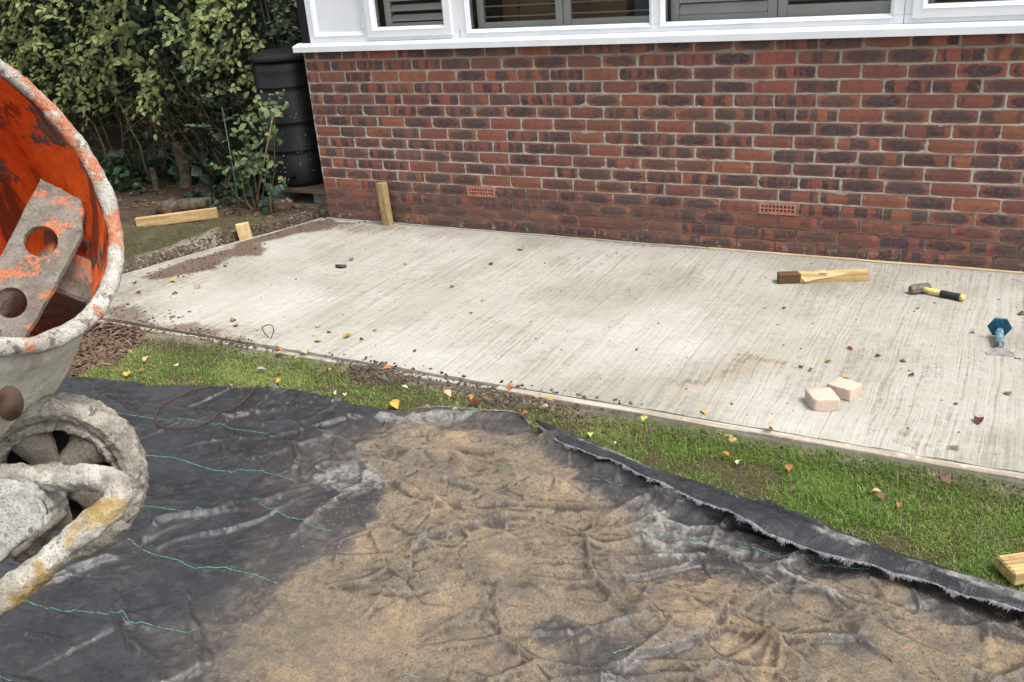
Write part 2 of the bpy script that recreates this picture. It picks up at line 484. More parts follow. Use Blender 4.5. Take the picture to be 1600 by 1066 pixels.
def mk_sheet():
    m = NT('weed_membrane', 0.5, 0.5)
    sand = m.attr('sand'); pale = m.attr('pale'); fold_shade = m.attr('fold_shade')
    fine = m.noise(170, 5, 0.8); mid = m.noise(24, 6, 0.72); big = m.noise(4.2, 5, 0.65)
    cl = m.noise(62, 4, 0.7)
    # woven tape look
    wx = m.noise(1.0, 2, vec=m.mapping(rot=(0, 0, 0.12), scale=(420, 30, 1)))
    wy = m.noise(1.0, 2, vec=m.mapping(rot=(0, 0, 0.12), scale=(30, 420, 1)))
    weave = m.math('ADD', wx, wy)
    black = m.mix(m.mr(big, 0.32, 0.68), (0.008, 0.0085, 0.011), (0.024, 0.025, 0.031))
    black = m.mix(m.mr(mid, 0.45, 0.75), black, (0.042, 0.039, 0.038))
    dustm = m.math('MULTIPLY', m.mr(m.noise(2.6, 4, 0.7, vec=m.mapping(loc=(4, 9, 2))), 0.42, 0.68), m.mr(m.noise(90, 4, 0.8), 0.35, 0.7))
    black = m.mix(m.math('MULTIPLY', dustm, 0.34), black, (0.105, 0.098, 0.094))
    spk = m.mr(m.voro(120), 0.11, 0.05)
    black = m.mix(m.math('MULTIPLY', spk, 0.45), black, (0.42, 0.41, 0.39))
    s1 = m.mix(m.mr(fine, 0.36, 0.68), (0.15, 0.118, 0.084), (0.37, 0.29, 0.195))
    s1 = m.mix(m.mr(m.noise(7, 5, 0.7), 0.40, 0.72), s1, (0.135, 0.115, 0.092))
    s1 = m.mix(m.math('MULTIPLY', m.mr(m.noise(3, 4, 0.7, vec=m.mapping(loc=(1, 5, 3))), 0.5, 0.7), 0.6), s1, (0.44, 0.315, 0.18))
    grm = m.mr(m.math('ADD', m.math('MULTIPLY', fine, 0.6), m.math('MULTIPLY', m.noise(48, 5, 0.75, vec=m.mapping(loc=(9, 9, 1))), 0.4)), 0.445, 0.36)
    s1 = m.mix(m.math('MULTIPLY', grm, 0.65), s1, (0.045, 0.033, 0.026))
    # cover of sand: the attribute against noise, so it breaks up
    th = m.math('ADD', m.math('ADD', m.math('MULTIPLY', mid, 0.45), m.math('MULTIPLY', big, 0.35)), m.math('MULTIPLY', cl, 0.3))
    cov = m.math('MULTIPLY', m.mr(m.math('SUBTRACT', m.math('MULTIPLY', sand, 1.0), th), -0.035, 0.10), m.mr(m.math('ADD', m.noise(38, 5, 0.8, vec=m.mapping(loc=(3, 1, 8))), m.math('MULTIPLY', m.noise(5, 4, 0.7, vec=m.mapping(loc=(6, 1, 2))), 0.6)), 0.60, 0.92, 0.22, 1.0))
    damp = m.mix(m.mr(mid, 0.4, 0.7), (0.050, 0.043, 0.040), (0.125, 0.105, 0.085))
    half = m.mr(m.math('SUBTRACT', m.math('MULTIPLY', sand, 1.4), th), -0.62, 0.10)
    c = m.mix(m.math('MULTIPLY', half, 0.75), black, damp)
    c = m.mix(m.math('MULTIPLY', cov, 0.92), c, s1)
    pm = m.mr(m.math('SUBTRACT', m.math('ADD', m.math('MULTIPLY', pale, 1.1), m.math('MULTIPLY', fine, 0.3)), m.math('ADD', m.math('MULTIPLY', m.noise(13, 6, 0.8, dist=0.8), 1.1), 0.05)), 0.0, 0.30)
    palec = m.mix(m.mr(m.noise(16, 6, 0.8), 0.36, 0.62), (0.33, 0.315, 0.29), (0.075, 0.075, 0.075))
    c = m.mix(m.math('MULTIPLY', pm, 0.66), c, palec)
    c = m.mix(m.math('MULTIPLY', fold_shade, m.mr(m.noise(9, 4, 0.7), 0.35, 0.55, 0.25, 0.8)), c, (0.035, 0.029, 0.026))  # shade of the folds painted along the creases
    m.color(c)
    m.rough(m.mix(m.math('MAXIMUM', cov, pm), m.mr(m.noise(14, 4), 0.35, 0.65, 0.30, 0.50), 0.98))
    m.set(m.b.inputs['Specular IOR Level'], m.mix(m.math('MAXIMUM', cov, pm), (0.42,) * 3, (0.1,) * 3))
    m.bump(m.mix(cov, weave, 0.5), 0.0007)
    m.bump(m.mix(cov, 0.5, fine), 0.006)
    m.bump(m.noise(26, 5, 0.6, dist=0.6), 0.006, 0.9)
    return m.m


def mk_soil():
    m = NT('soil', 0.97, 0.1)
    lawn = m.attr('lawn'); dust = m.attr('dust')
    f = m.noise(90, 5, 0.8); g = m.noise(11, 5, 0.7)
    c = m.mix(m.mr(f, 0.3, 0.7), (0.030, 0.020, 0.014), (0.098, 0.068, 0.048))
    c = m.mix(m.mr(g, 0.45, 0.75), c, (0.115, 0.082, 0.058))
    lc = m.mix(m.mr(f, 0.3, 0.7), (0.050, 0.040, 0.022), (0.115, 0.098, 0.052))
    c = m.mix(lawn, c, lc)
    dm = m.math('MULTIPLY', dust, m.mr(m.math('ADD', g, m.math('MULTIPLY', dust, 0.3)), 0.5, 0.75))
    c = m.mix(m.math('MULTIPLY', dm, 0.8), c, m.mix(m.mr(f, 0.3, 0.65), (0.16, 0.135, 0.10), (0.36, 0.32, 0.25)))
    m.color(c); m.bump(f, 0.012); m.bump(m.noise(30, 4), 0.02)
    return m.m


def mk_wood(name, c1, c2, dirt=0.2, axis='x', gs=1.0, dc=(0.09, 0.07, 0.045)):
    m = NT(name, 0.75, 0.25)
    sc = {'x': (2.0, 34, 34), 'y': (34, 2.0, 34), 'z': (34, 34, 2.0)}[axis]
    v = m.vadd(m.co, m.comb(m.math('MULTIPLY', m.orand(), 9.0), 0.3, 0.2))
    g = m.noise(gs, 4, 0.6, vec=m.mapping(v, scale=sc), dist=1.2)
    fi = m.noise(gs * 5, 3, 0.6, vec=m.mapping(v, scale=sc))
    c = m.mix(m.mr(g, 0.35, 0.62), c1, c2)
    c = m.mix(m.mr(fi, 0.5, 0.7, 0, 0.35), c, tuple(x * 0.6 for x in c2))
    c = m.mix(m.math('MULTIPLY', m.mr(m.noise(22, 5, 0.7), 0.5, 0.7), dirt), c, dc)
    m.color(c); m.bump(fi, 0.0012); m.bump(g, 0.0015)
    return m.m


def mk_leaf(name, a, b, c3=None, rough=0.45, trans=0.25):
    m = NT(name, rough, 0.35)
    r = m.math('FRACT', m.math('ADD', m.orand(), m.attr('rnd')))
    c = m.ramp(r, [(0, a), (0.5, b), (1.0, c3 or a)])
    c = m.mix(m.math('MULTIPLY', m.mr(m.noise(60, 3), 0.4, 0.7), 0.25), c, tuple(x * 0.5 for x in a))
    m.color(c)
    out = m.t.nodes['Material Output']
    tr = m.t.nodes.new('ShaderNodeBsdfTranslucent'); m.t.links.new(c, tr.inputs[0])
    mx = m.t.nodes.new('ShaderNodeMixShader'); mx.inputs[0].default_value = trans
    m.t.links.new(m.b.outputs[0], mx.inputs[1]); m.t.links.new(tr.outputs[0], mx.inputs[2]); m.t.links.new(mx.outputs[0], out.inputs[0])
    return m.m


def mk_orange(name, rust=0.5, outer=False):
    m = NT(name, 0.55, 0.4)
    n1 = m.noise(7, 5, 0.68, dist=0.4); n2 = m.noise(40, 5, 0.7); st = m.noise(1.0, 4, 0.6, vec=m.mapping(scale=(14, 14, 4)))
    org = m.mix(m.mr(n2, 0.35, 0.7), (0.95, 0.185, 0.030), (0.82, 0.120, 0.020))
    cem = m.mix(m.mr(n2, 0.3, 0.7), (0.17, 0.135, 0.11), (0.34, 0.31, 0.27))
    if outer:
        white = m.mix(m.mr(n2, 0.3, 0.7), (0.62, 0.60, 0.53), (0.50, 0.475, 0.40))
        c = m.mix(m.mr(n1, 0.64, 0.70), white, m.mix(0.5, (0.50, 0.14, 0.07), white))
        c = m.mix(m.math('MULTIPLY', m.mr(st, 0.55, 0.68), 0.45), c, (0.22, 0.19, 0.15))
        m.color(c); m.rough(0.8)
    else:
        red = m.mix(m.mr(st, 0.45, 0.6), org, (0.62, 0.075, 0.014))
        c = m.mix(m.mr(n1, 0.52, 0.57), red, m.mix(0.35, (0.12, 0.06, 0.045), cem))
        c = m.mix(m.math('MULTIPLY', m.mr(st, 0.52, 0.57), 0.75), c, (0.10, 0.05, 0.035))
        m.color(c); m.rough(m.mr(n1, 0.5, 0.62, 0.45, 0.85))
    m.bump(n2, 0.003); m.bump(m.mr(n1, 0.54, 0.62), 0.002)
    return m.m


def mk_crust(name, ochre=0.0, base=((0.32, 0.29, 0.24), (0.54, 0.51, 0.44)), org=0.0):
    m = NT(name, 0.95, 0.15)
    n = m.noise(26, 6, 0.7); f = m.noise(210, 5, 0.75); b = m.noise(9, 4, 0.6)
    c = m.mix(m.mr(n, 0.3, 0.68), base[0], base[1])
    c = m.mix(m.mr(f, 0.46, 0.30), c, (0.13, 0.105, 0.08))
    c = m.mix(m.math('MULTIPLY', m.mr(n, 0.60, 0.40), 0.28), c, (0.22, 0.185, 0.15))
    c = m.mix(m.math('MULTIPLY', m.mr(m.noise(34, 4, 0.7, vec=m.mapping(loc=(2, 2, 7))), 0.60, 0.66), 0.75), c, (0.12, 0.085, 0.07))
    if ochre: c = m.mix(m.math('MULTIPLY', m.mr(b, 0.5, 0.57), ochre), c, m.mix(m.mr(n, 0.4, 0.6), (0.33, 0.21, 0.065), (0.48, 0.35, 0.16)))
    if org: c = m.mix(m.math('MULTIPLY', m.mr(m.noise(20, 5, 0.7, vec=m.mapping(loc=(5, 1, 3))), 0.53, 0.57), org), c, m.mix(m.mr(f, 0.35, 0.6), (0.62, 0.14, 0.05), (0.60, 0.27, 0.15)))
    c = m.mix(m.mr(m.noise(420, 3, 0.8), 0.44, 0.32), c, (0.16, 0.135, 0.11))
    m.color(c); m.bump(f, 0.007); m.bump(n, 0.012)
    return m.m


def mk_concrete_rough(name, a, b):
    m = NT(name, 0.95, 0.1)
    f = m.noise(120, 5, 0.8); n = m.noise(8, 5, 0.65)
    c = m.mix(m.mr(n, 0.3, 0.7), a, b); c = m.mix(m.mr(f, 0.42, 0.28), c, tuple(x * 0.35 for x in a))
    m.color(c); m.bump(f, 0.004)
    return m.m


M['brick'] = mk_brick(); M['mortar'] = mk_mortar(); M['upvc'] = mk_upvc()
M['concrete'] = mk_concrete(); M['sheet'] = mk_sheet(); M['soil'] = mk_soil()
M['pine'] = mk_wood('pine_treated', (0.50, 0.36, 0.17), (0.34, 0.225, 0.095), 0.35)
M['pine_pale'] = mk_wood('pine_split', (0.62, 0.47, 0.25), (0.50, 0.34, 0.15), 0.1)
M['pine_wet'] = mk_wood('pine_wet', (0.14, 0.075, 0.035), (0.09, 0.045, 0.022), 0.5)
M['pine_z'] = mk_wood('pine_upright', (0.40, 0.29, 0.14), (0.25, 0.18, 0.085), 0.5, 'z')
M['board'] = mk_wood('formwork_board', (0.40, 0.365, 0.305), (0.27, 0.225, 0.17), 0.8, 'x', dc=(0.44, 0.42, 0.385))
M['board_dirty'] = mk_wood('formwork_board_dirty', (0.34, 0.31, 0.27), (0.24, 0.205, 0.165), 0.7, 'x', dc=(0.42, 0.40, 0.37))
M['board_clean'] = mk_wood('formwork_strip', (0.56, 0.46, 0.31), (0.44, 0.34, 0.21), 0.5, 'x', dc=(0.42, 0.40, 0.37))
M['plank'] = mk_wood('old_plank', (0.17, 0.125, 0.075), (0.10, 0.07, 0.045), 0.5)
M['fence'] = mk_wood('fence_wood', (0.055, 0.04, 0.028), (0.032, 0.024, 0.018), 0.4, 'z')
M['black_plastic'] = plain('black_plastic', (0.0065, 0.007, 0.009), 0.42, 0.3, 20, 0.35, 0.0006)
M['terracotta'] = plain('terracotta', (0.38, 0.165, 0.115), 0.85, 0.2, 30, 0.2, 0.001, 200)
M['void'] = plain('dark_cavity', (0.012, 0.010, 0.009), 0.95, 0.1)
M['shutter'] = plain('grey_shutter', (0.72, 0.72, 0.69), 0.5, 0.06, 5)
M['beige'] = plain('beige_wall', (0.35, 0.31, 0.25), 0.9, 0.1, 3)
M['cardboard'] = plain('cardboard', (0.30, 0.19, 0.10), 0.9, 0.1, 8)
M['screen'] = plain('blue_grey_panel', (0.13, 0.16, 0.19), 0.6, 0.1, 8)
M['ink'] = plain('black_ink', (0.02, 0.018, 0.016), 0.8, 0.1)
M['thread'] = plain('green_thread', (0.10, 0.27, 0.21), 0.8, 0.3, 60)
M['fray'] = plain('frayed_tape', (0.15, 0.15, 0.16), 0.7, 0.4, 60)
M['wire'] = plain('rusty_wire', (0.075, 0.028, 0.028), 0.6, 0.2, 60)
M['sett'] = mk_concrete_rough('sandstone_paver', (0.46, 0.355, 0.28), (0.58, 0.47, 0.385))
M['block'] = mk_concrete_rough('grey_block', (0.10, 0.115, 0.105), (0.16, 0.175, 0.16))
M['footing'] = mk_concrete_rough('rough_footing', (0.10, 0.082, 0.055), (0.19, 0.165, 0.12))
M['drum_in'] = mk_orange('drum_inside'); M['drum_out'] = mk_orange('drum_outside', outer=True)
M['crust'] = mk_crust('cement_crust'); M['crust_dark'] = mk_crust('cement_crust_dark', base=((0.15, 0.125, 0.10), (0.27, 0.24, 0.20)))
M['crust_tube'] = mk_crust('cement_crust_tube', 0.95, ((0.40, 0.37, 0.31), (0.64, 0.61, 0.54)))
M['crust_grey'] = mk_crust('cement_crust_grey', 0.0, ((0.42, 0.42, 0.38), (0.60, 0.60, 0.55)))
M['rim'] = mk_crust('drum_rim', 0.0, ((0.50, 0.475, 0.41), (0.70, 0.68, 0.61)), 0.9)
M['paddle'] = mk_crust('paddle', 0.0, ((0.16, 0.14, 0.115), (0.32, 0.29, 0.25)), 0.95)
M['steel'] = plain('worn_steel', (0.20, 0.195, 0.185), 0.55, 0.3, 40, 0.6, 0.0006); M['steel'].node_tree.nodes['Principled BSDF'].inputs['Metallic'].default_value = 0.4
M['hammer_head'] = mk_crust('hammer_head', 0.0, ((0.14, 0.115, 0.09), (0.27, 0.24, 0.20)))
M['yellow'] = plain('yellow_handle', (0.56, 0.42, 0.13), 0.6, 0.35, 90)
M['rubber'] = plain('black_rubber', (0.022, 0.022, 0.024), 0.6, 0.3, 60)
M['blue'] = plain('blue_guard', (0.010, 0.075, 0.12), 0.45, 0.3, 60)
M['blue2'] = plain('blue_grip', (0.11, 0.20, 0.25), 0.6, 0.6, 90)
M['cane'] = plain('bamboo_cane', (0.36, 0.23, 0.10), 0.6, 0.2, 40)
M['green_stake'] = plain('green_stake', (0.035, 0.07, 0.05), 0.5, 0.2, 40)
M['bark'] = plain('bark', (0.075, 0.058, 0.043), 0.95, 0.5, 25, 0.2, 0.008, 60)
M['twig'] = plain('twig', (0.11, 0.095, 0.06), 0.9, 0.35, 25, 0.2, 0.002, 90)
M['rosestem'] = plain('rose_stem', (0.13, 0.10, 0.05), 0.7, 0.4, 25)
M['log_end'] = plain('log_end', (0.15, 0.085, 0.06), 0.9, 0.3, 30, 0.2, 0.003)
M['hedge_leaf'] = mk_leaf('hedge_leaf', (0.085, 0.120, 0.032), (0.265, 0.290, 0.105), (0.155, 0.195, 0.066))
M['laurel_leaf'] = mk_leaf('grey_green_leaf', (0.05, 0.08, 0.042), (0.125, 0.15, 0.10), (0.08, 0.115, 0.065))
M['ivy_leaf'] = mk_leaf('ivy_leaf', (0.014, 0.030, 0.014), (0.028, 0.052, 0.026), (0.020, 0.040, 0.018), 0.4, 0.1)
M['dead_leaf'] = mk_leaf('dry_leaf', (0.12, 0.06, 0.035), (0.20, 0.12, 0.06), (0.09, 0.05, 0.03), 0.8, 0.15)
M['rose_leaf'] = mk_leaf('rose_leaf', (0.11, 0.17, 0.065), (0.20, 0.25, 0.10), (0.065, 0.13, 0.07), 0.4)
M['rose_leaf_low'] = mk_leaf('rose_leaf_low', (0.055, 0.12, 0.08), (0.045, 0.10, 0.07), (0.07, 0.14, 0.09), 0.45)
M['grass'] = mk_leaf('grass_blade', (0.075, 0.170, 0.025), (0.200, 0.320, 0.060), (0.42, 0.45, 0.16), 0.5, 0.35)
M['grass_dull'] = mk_leaf('dull_grass_blade', (0.06, 0.085, 0.035), (0.10, 0.125, 0.055), (0.17, 0.155, 0.09), 0.6, 0.2)
M['chip'] = mk_leaf('bark_chip', (0.055, 0.032, 0.022), (0.17, 0.115, 0.075), (0.085, 0.048, 0.032), 0.9, 0.0)
M['crumb'] = mk_leaf('soil_crumb', (0.060, 0.042, 0.030), (0.125, 0.092, 0.066), (0.040, 0.028, 0.020), 0.95, 0.0)
M['stone'] = mk_leaf('small_stone', (0.22, 0.19, 0.15), (0.34, 0.31, 0.26), (0.15, 0.11, 0.08), 0.9, 0.0)
M['rosehip'] = plain('rose_bud', (0.20, 0.10, 0.07), 0.6, 0.2)
gl = bpy.data.materials.new('window_glass'); gl.use_nodes = True
t_ = gl.node_tree; t_.nodes.remove(t_.nodes['Principled BSDF'])
tr_ = t_.nodes.new('ShaderNodeBsdfTransparent'); tr_.inputs[0].default_value = (0.93, 0.95, 0.94, 1)
gy_ = t_.nodes.new('ShaderNodeBsdfGlossy'); gy_.inputs['Roughness'].default_value = 0.02
fr_ = t_.nodes.new('ShaderNodeFresnel'); fr_.inputs[0].default_value = 1.52
mx_ = t_.nodes.new('ShaderNodeMixShader')
t_.links.new(fr_.outputs[0], mx_.inputs[0]); t_.links.new(tr_.outputs[0], mx_.inputs[1]); t_.links.new(gy_.outputs[0], mx_.inputs[2])
t_.links.new(mx_.outputs[0], t_.nodes['Material Output'].inputs[0])
M['glass'] = gl


ZS = -0.070
crest_px = [(838, 655), (870, 668), (950, 700), (1020, 731), (1100, 755), (1200, 789), (1300, 826), (1400, 862), (1500, 893), (1560, 911), (1600, 925), (1720, 975), (1900, 1060), (2200, 1200), (2500, 1340)]
free_px = [(838, 658), (872, 686), (950, 716), (1012, 746), (1060, 765), (1100, 786), (1140, 800), (1200, 836), (1260, 856), (1300, 872), (1350, 878), (1400, 898), (1450, 908), (1500, 928), (1550, 944), (1600, 958), (1720, 1010), (1900, 1100), (2200, 1240), (2500, 1390)]
top_edge = [(-2.2, -2.55), (0.0, -2.62)] + [tuple(at(*q, ZS)[:2]) for q in [(100, 590), (170, 598), (250, 603), (340, 606), (430, 607), (500, 620), (560, 634), (610, 643), (640, 645), (700, 646), (770, 647), (815, 650)]]
crestw = [at(u, v, 0.0) for u, v in crest_px]
te = np.array(top_edge + [(c[0], c[1] - 0.015) for c in crestw])
te = te[np.argsort(te[:, 0])]


def sheet_top(x): return np.interp(x, te[:, 0], te[:, 1])


# ------------------------------------------------------------------ ground
def slab_left(y):                      # the slab's left side runs away at a slant
    return -0.04 + 0.315 * y


SL_Y = -2.075                          # near side of the slab


def soil_h(x, y):
    d = (slab_left(np.minimum(y, 0.0)) - x) * 0.954
    h = np.full(np.shape(x), -0.070)
    left = sst(0.035, 0.12, d + 0.035 * fbm(x * 5, y * 5, seed=3)) * sst(-2.25, -1.95, y)
    h = h + left * (0.105 + 0.02 * fbm(x * 2.2, y * 2.2, seed=9))
    behind = sst(-0.05, 0.15, y)
    h = np.where((y > -0.3) & (x < 0.05), np.maximum(h, -0.078 + behind * (0.098 + 0.02 * fbm(x * 3, y * 3, seed=12))), h)
    rough = 0.010 * fbm(x * 14, y * 14, octv=4, seed=21) * (0.35 + 0.65 * (1 - sst(0.15, 0.3, d)) * (d > 0))
    trench = np.exp(-((d - 0.045) / 0.05) ** 2) * (y < 0) * (y > -2.1)
    h = h - 0.022 * trench * (0.7 + 0.5 * fbm(x * 9, y * 9, seed=31))
    h = h + rough * (1 - 0.75 * (y < -2.1)) * (1 - 0.6 * ((y < -2.1) & (x > 0.4)))
    inside = (x > slab_left(y) + 0.02) & (y < -0.02) & (y > SL_Y + 0.02)
    h = np.where(inside, -0.13, h)
    h = h + np.where(y < -2.08, 1, 0) * np.exp(-((y + 2.12) / 0.055) ** 2) * (0.060 - 0.020 * sst(2.6, 3.2, x)) * (0.85 + 0.35 * fbm(x * 4, y * 4, octv=3, seed=88))
    h = np.where((x > 0.03) & (y > 0.04), -0.1, h)
    h = np.where(y < -3.35, -0.125, h)
    h = np.where((y < sheet_top(x) - 0.06) & (x > -2.1), -0.125, h)
    return h


gx = np.concatenate([np.arange(-7, -2.4, 0.08), np.arange(-2.4, 1.0, 0.014), np.arange(1.0, 7.01, 0.05)])
gyy = np.concatenate([np.arange(-8, -3.2, 0.1), np.arange(-3.2, -2.2, 0.03), np.arange(-2.2, 0.8, 0.014), np.arange(0.8, 4.01, 0.1)])
GX, GY = np.meshgrid(gx, gyy, indexing='ij')
GZ = soil_h(GX, GY)
lawnp = [tuple(at(*q, 0.03)[:2]) for q in [(150, 345), (230, 352), (300, 350), (350, 342), (420, 336), (478, 338), (455, 350), (400, 362), (330, 380), (280, 390), (215, 410), (150, 425), (60, 440)]]
lawn_m = blob(GX, GY, lawnp, 0.05, 0.05, 2)
lawn_f = sst(-2.05, -2.12, GY) * sst(0.45, 0.55, GX)
dustp = [tuple(at(*q, 0.03)[:2]) for q in [(195, 402), (262, 385), (300, 372), (340, 358), (352, 366), (330, 384), (285, 396), (215, 415)]]
dust_m = np.maximum(blob(GX, GY, dustp, 0.06, 0.04, 4), 0.22 * lawn_m)
edge_m = (np.exp(-((GY + 2.13) / 0.035) ** 2)) * 0.9 * (GX > 0.4)
npo = link('soil', npmesh('soil', np.stack([GX, GY, GZ], -1).reshape(-1, 3), grid_faces(len(gx), len(gyy)), M['soil'], True,
                          dict(lawn=np.maximum(lawn_m, lawn_f).ravel(), dust=np.maximum(dust_m, edge_m).ravel())))
tag(npo, kind='structure')
far = npmesh('ground', np.array([[-60, -60, -0.16], [60, -60, -0.16], [60, 60, -0.16], [-60, 60, -0.16]]), np.array([[0, 1, 2, 3]]), M['soil'])
tag(link('ground', far), kind='structure')

# ------------------------------------------------------------------ concrete slab
sx = np.arange(0, 1.0001, 1 / 420.0); sy = np.linspace(SL_Y, -0.032, 170)
SX, SY = np.meshgrid(sx, sy, indexing='ij')
XL = slab_left(SY) + 0.025
WX = XL + SX * (6.1 - XL)
SZ = 0.0012 * fbm(WX * 4, SY * 4, seed=5) + 0.0009 * fbm(WX * 30, SY * 6, seed=6)
SZ -= 0.006 * np.exp(-((SY - SL_Y) / 0.02) ** 2) * (0.5 + 0.5 * fbm(WX * 12, SY * 12, seed=8))


def wp(pts, z=0.0): return [tuple(at(u, v, z)[:2]) for u, v in pts]


dirt = np.zeros_like(WX)
def dadd(pts, soft, amt, nz=0.05, seed=0):
    global dirt
    dirt = np.maximum(dirt, amt * blob(WX, SY, wp(pts), soft, nz, seed))


dadd([(300, 405), (340, 395), (385, 372), (440, 352), (500, 343), (560, 348), (520, 360), (455, 366), (420, 380), (410, 398), (360, 402), (345, 420), (290, 430), (240, 438), (205, 436)], 0.05, 1.0, 0.05, 1)
dadd([(480, 350), (600, 350), (660, 356), (560, 366), (470, 364)], 0.09, 0.62, 0.06, 11)
dadd([(150, 455), (250, 440), (330, 420), (300, 445), (210, 470), (160, 490)], 0.12, 0.5, 0.08, 12)
dadd([(160, 478), (205, 470), (250, 505), (300, 508), (390, 522), (420, 536), (330, 528), (240, 524), (165, 512)], 0.06, 0.85, 0.05, 2)
dadd([(265, 512), (360, 500), (440, 515), (430, 545), (300, 527)], 0.12, 0.45, 0.06, 22)
dadd([(1045, 602), (1090, 590), (1130, 575), (1160, 556), (1195, 556), (1225, 566), (1250, 575), (1225, 578), (1180, 570), (1150, 580), (1110, 600), (1060, 612)], 0.05, 0.62, 0.04, 3)
tan_p = wp([(1110, 590), (1150, 556), (1200, 552), (1240, 568), (1225, 580), (1170, 576), (1120, 602), (1060, 618), (1040, 606)])
dadd([(1440, 560), (1480, 570), (1472, 600), (1445, 612), (1430, 590)], 0.05, 0.45, 0.03, 4)
dadd([(1400, 665), (1440, 670), (1450, 705), (1410, 710)], 0.04, 0.5, 0.03, 41)
dadd([(1478, 697), (1495, 694), (1505, 703), (1488, 707)], 0.006, 1.0, 0.01, 42)
dadd([(1590, 430), (1600, 430), (1610, 520), (1600, 520), (1592, 470)], 0.04, 0.7, 0.03, 5)
dadd([(840, 628), (1000, 655), (1150, 680), (1300, 705), (1600, 750), (1600, 742), (1300, 696), (1100, 664), (900, 628)], 0.02, 0.55, 0.02, 6)
dadd([(1300, 480), (1600, 500), (1600, 740), (1400, 700), (1280, 600)], 0.25, 0.16, 0.1, 61)
dadd([(700, 350), (1000, 385), (1300, 400), (1600, 425), (1600, 418), (1300, 392), (1000, 376), (700, 343)], 0.012, 0.55, 0.015, 7)
pale = np.zeros_like(WX)
for k, pp in enumerate([[(340, 450), (480, 420), (520, 470), (420, 510), (300, 490)], [(600, 520), (760, 540), (820, 620), (700, 600), (560, 560)],
                        [(900, 520), (1060, 480), (1120, 540), (980, 600)], [(1180, 640), (1300, 650), (1400, 700), (1250, 690)], [(420, 385), (460, 380), (470, 398), (430, 400)],
                        [(640, 372), (760, 378), (800, 400), (680, 408)]]):
    pale = np.maximum(pale, 0.75 * blob(WX, SY, wp(pp), 0.16, 0.08, 30 + k))
tanm = 0.8 * blob(WX, SY, tan_p, 0.05, 0.03, 77)
top_v = np.stack([WX, SY, SZ], -1).reshape(-1, 3)
nu, nv = WX.shape
F = [grid_faces(nu, nv)]
base = len(top_v)
bid = np.concatenate([np.arange(nu) * nv, (nu - 1) * nv + np.arange(nv), (np.arange(nu) * nv + nv - 1)[::-1], np.arange(nv)[::-1]])
bv = top_v[bid].copy(); bv[:, 2] = -0.12
k = len(bid); ii = np.arange(k)
F.append(np.stack([bid[ii], base + ii, base + (ii + 1) % k, bid[(ii + 1) % k]], -1))
me = npmesh('concrete_slab', np.vstack([top_v, bv]), F, M['concrete'], False,
            dict(dirt=np.concatenate([dirt.ravel(), np.full(k, 0.5)]), pale=np.concatenate([pale.ravel(), np.zeros(k)]), clay=np.concatenate([tanm.ravel(), np.zeros(k)])))
tag(link('concrete_slab', me), kind='structure')

# formwork boards round the slab
def board(p0, p1, th, z0, z1, mat, label, seed=0):
    p0 = np.array(p0); p1 = np.array(p1); L = np.linalg.norm(p1 - p0); n = max(2, int(L / 0.03))
    xs = np.linspace(0, L, n); V = []
    for i, x in enumerate(xs):
        j = 0.0016 * float(vn(np.array(x * 9.0), np.array(seed * 3.3), seed=seed)); c = 0.003
        zt = z1 + 0.0025 * float(vn(np.array(x * 5.0), np.array(seed * 1.3), seed=seed + 3))
        V += [(x, 0, z0), (x, 0, zt - c), (x, c + j, zt), (x, th - c + j, zt), (x, th, zt - c), (x, th, z0)]
    Fq = grid_faces(n, 6, wrapv=True)
    me = npmesh('board', V, [Fq, np.array([[0, 1, 2, 3, 4, 5]]), np.array([[(n - 1) * 6 + q for q in (5, 4, 3, 2, 1, 0)]])], mat, False)
    o = link('formwork_board', me, None, (p0[0], p0[1], 0)); o.rotation_euler = (0, 0, math.atan2(p1[1] - p0[1], p1[0] - p0[0]))
    return tag(o, label, 'board', 'timber boards framing the concrete slab')


xl = slab_left(SL_Y)
board((xl, SL_Y - 0.034), (2.62, SL_Y - 0.036), 0.030, -0.12, -0.016, M['board_dirty'], 'cement smeared timber edge board between slab and left half of the grass strip', 1)
board((2.624, SL_Y - 0.040), (6.1, SL_Y - 0.037), 0.035, -0.12, -0.004, M['board'], 'long timber edge board between slab and the bright grass beside the rolled sheet', 2)
board((slab_left(0) - 0.006, -0.03), (xl - 0.002, SL_Y), 0.022, -0.1, 0.004, M['board_dirty'], 'thin dirty edge board along the soil trench on the left side of the slab', 3)
board((slab_left(0) + 0.03, -0.028), (2.9, -0.028), 0.018, -0.1, 0.005, M['board_dirty'], 'grey timber strip under the brick wall behind the left half of the slab', 4)
board((2.904, -0.028), (6.1, -0.027), 0.02, -0.1, 0.008, M['board_clean'], 'clean pale timber strip under the brick wall behind the right half of the slab', 5)

# ------------------------------------------------------------------ brick wall
CH = 0.075; NC = 16; WALL_X1 = 6.0
wall = empty('brick_wall', (0, 0, 0), 0, 'red and black mottled brick wall under the white window sill', 'wall')


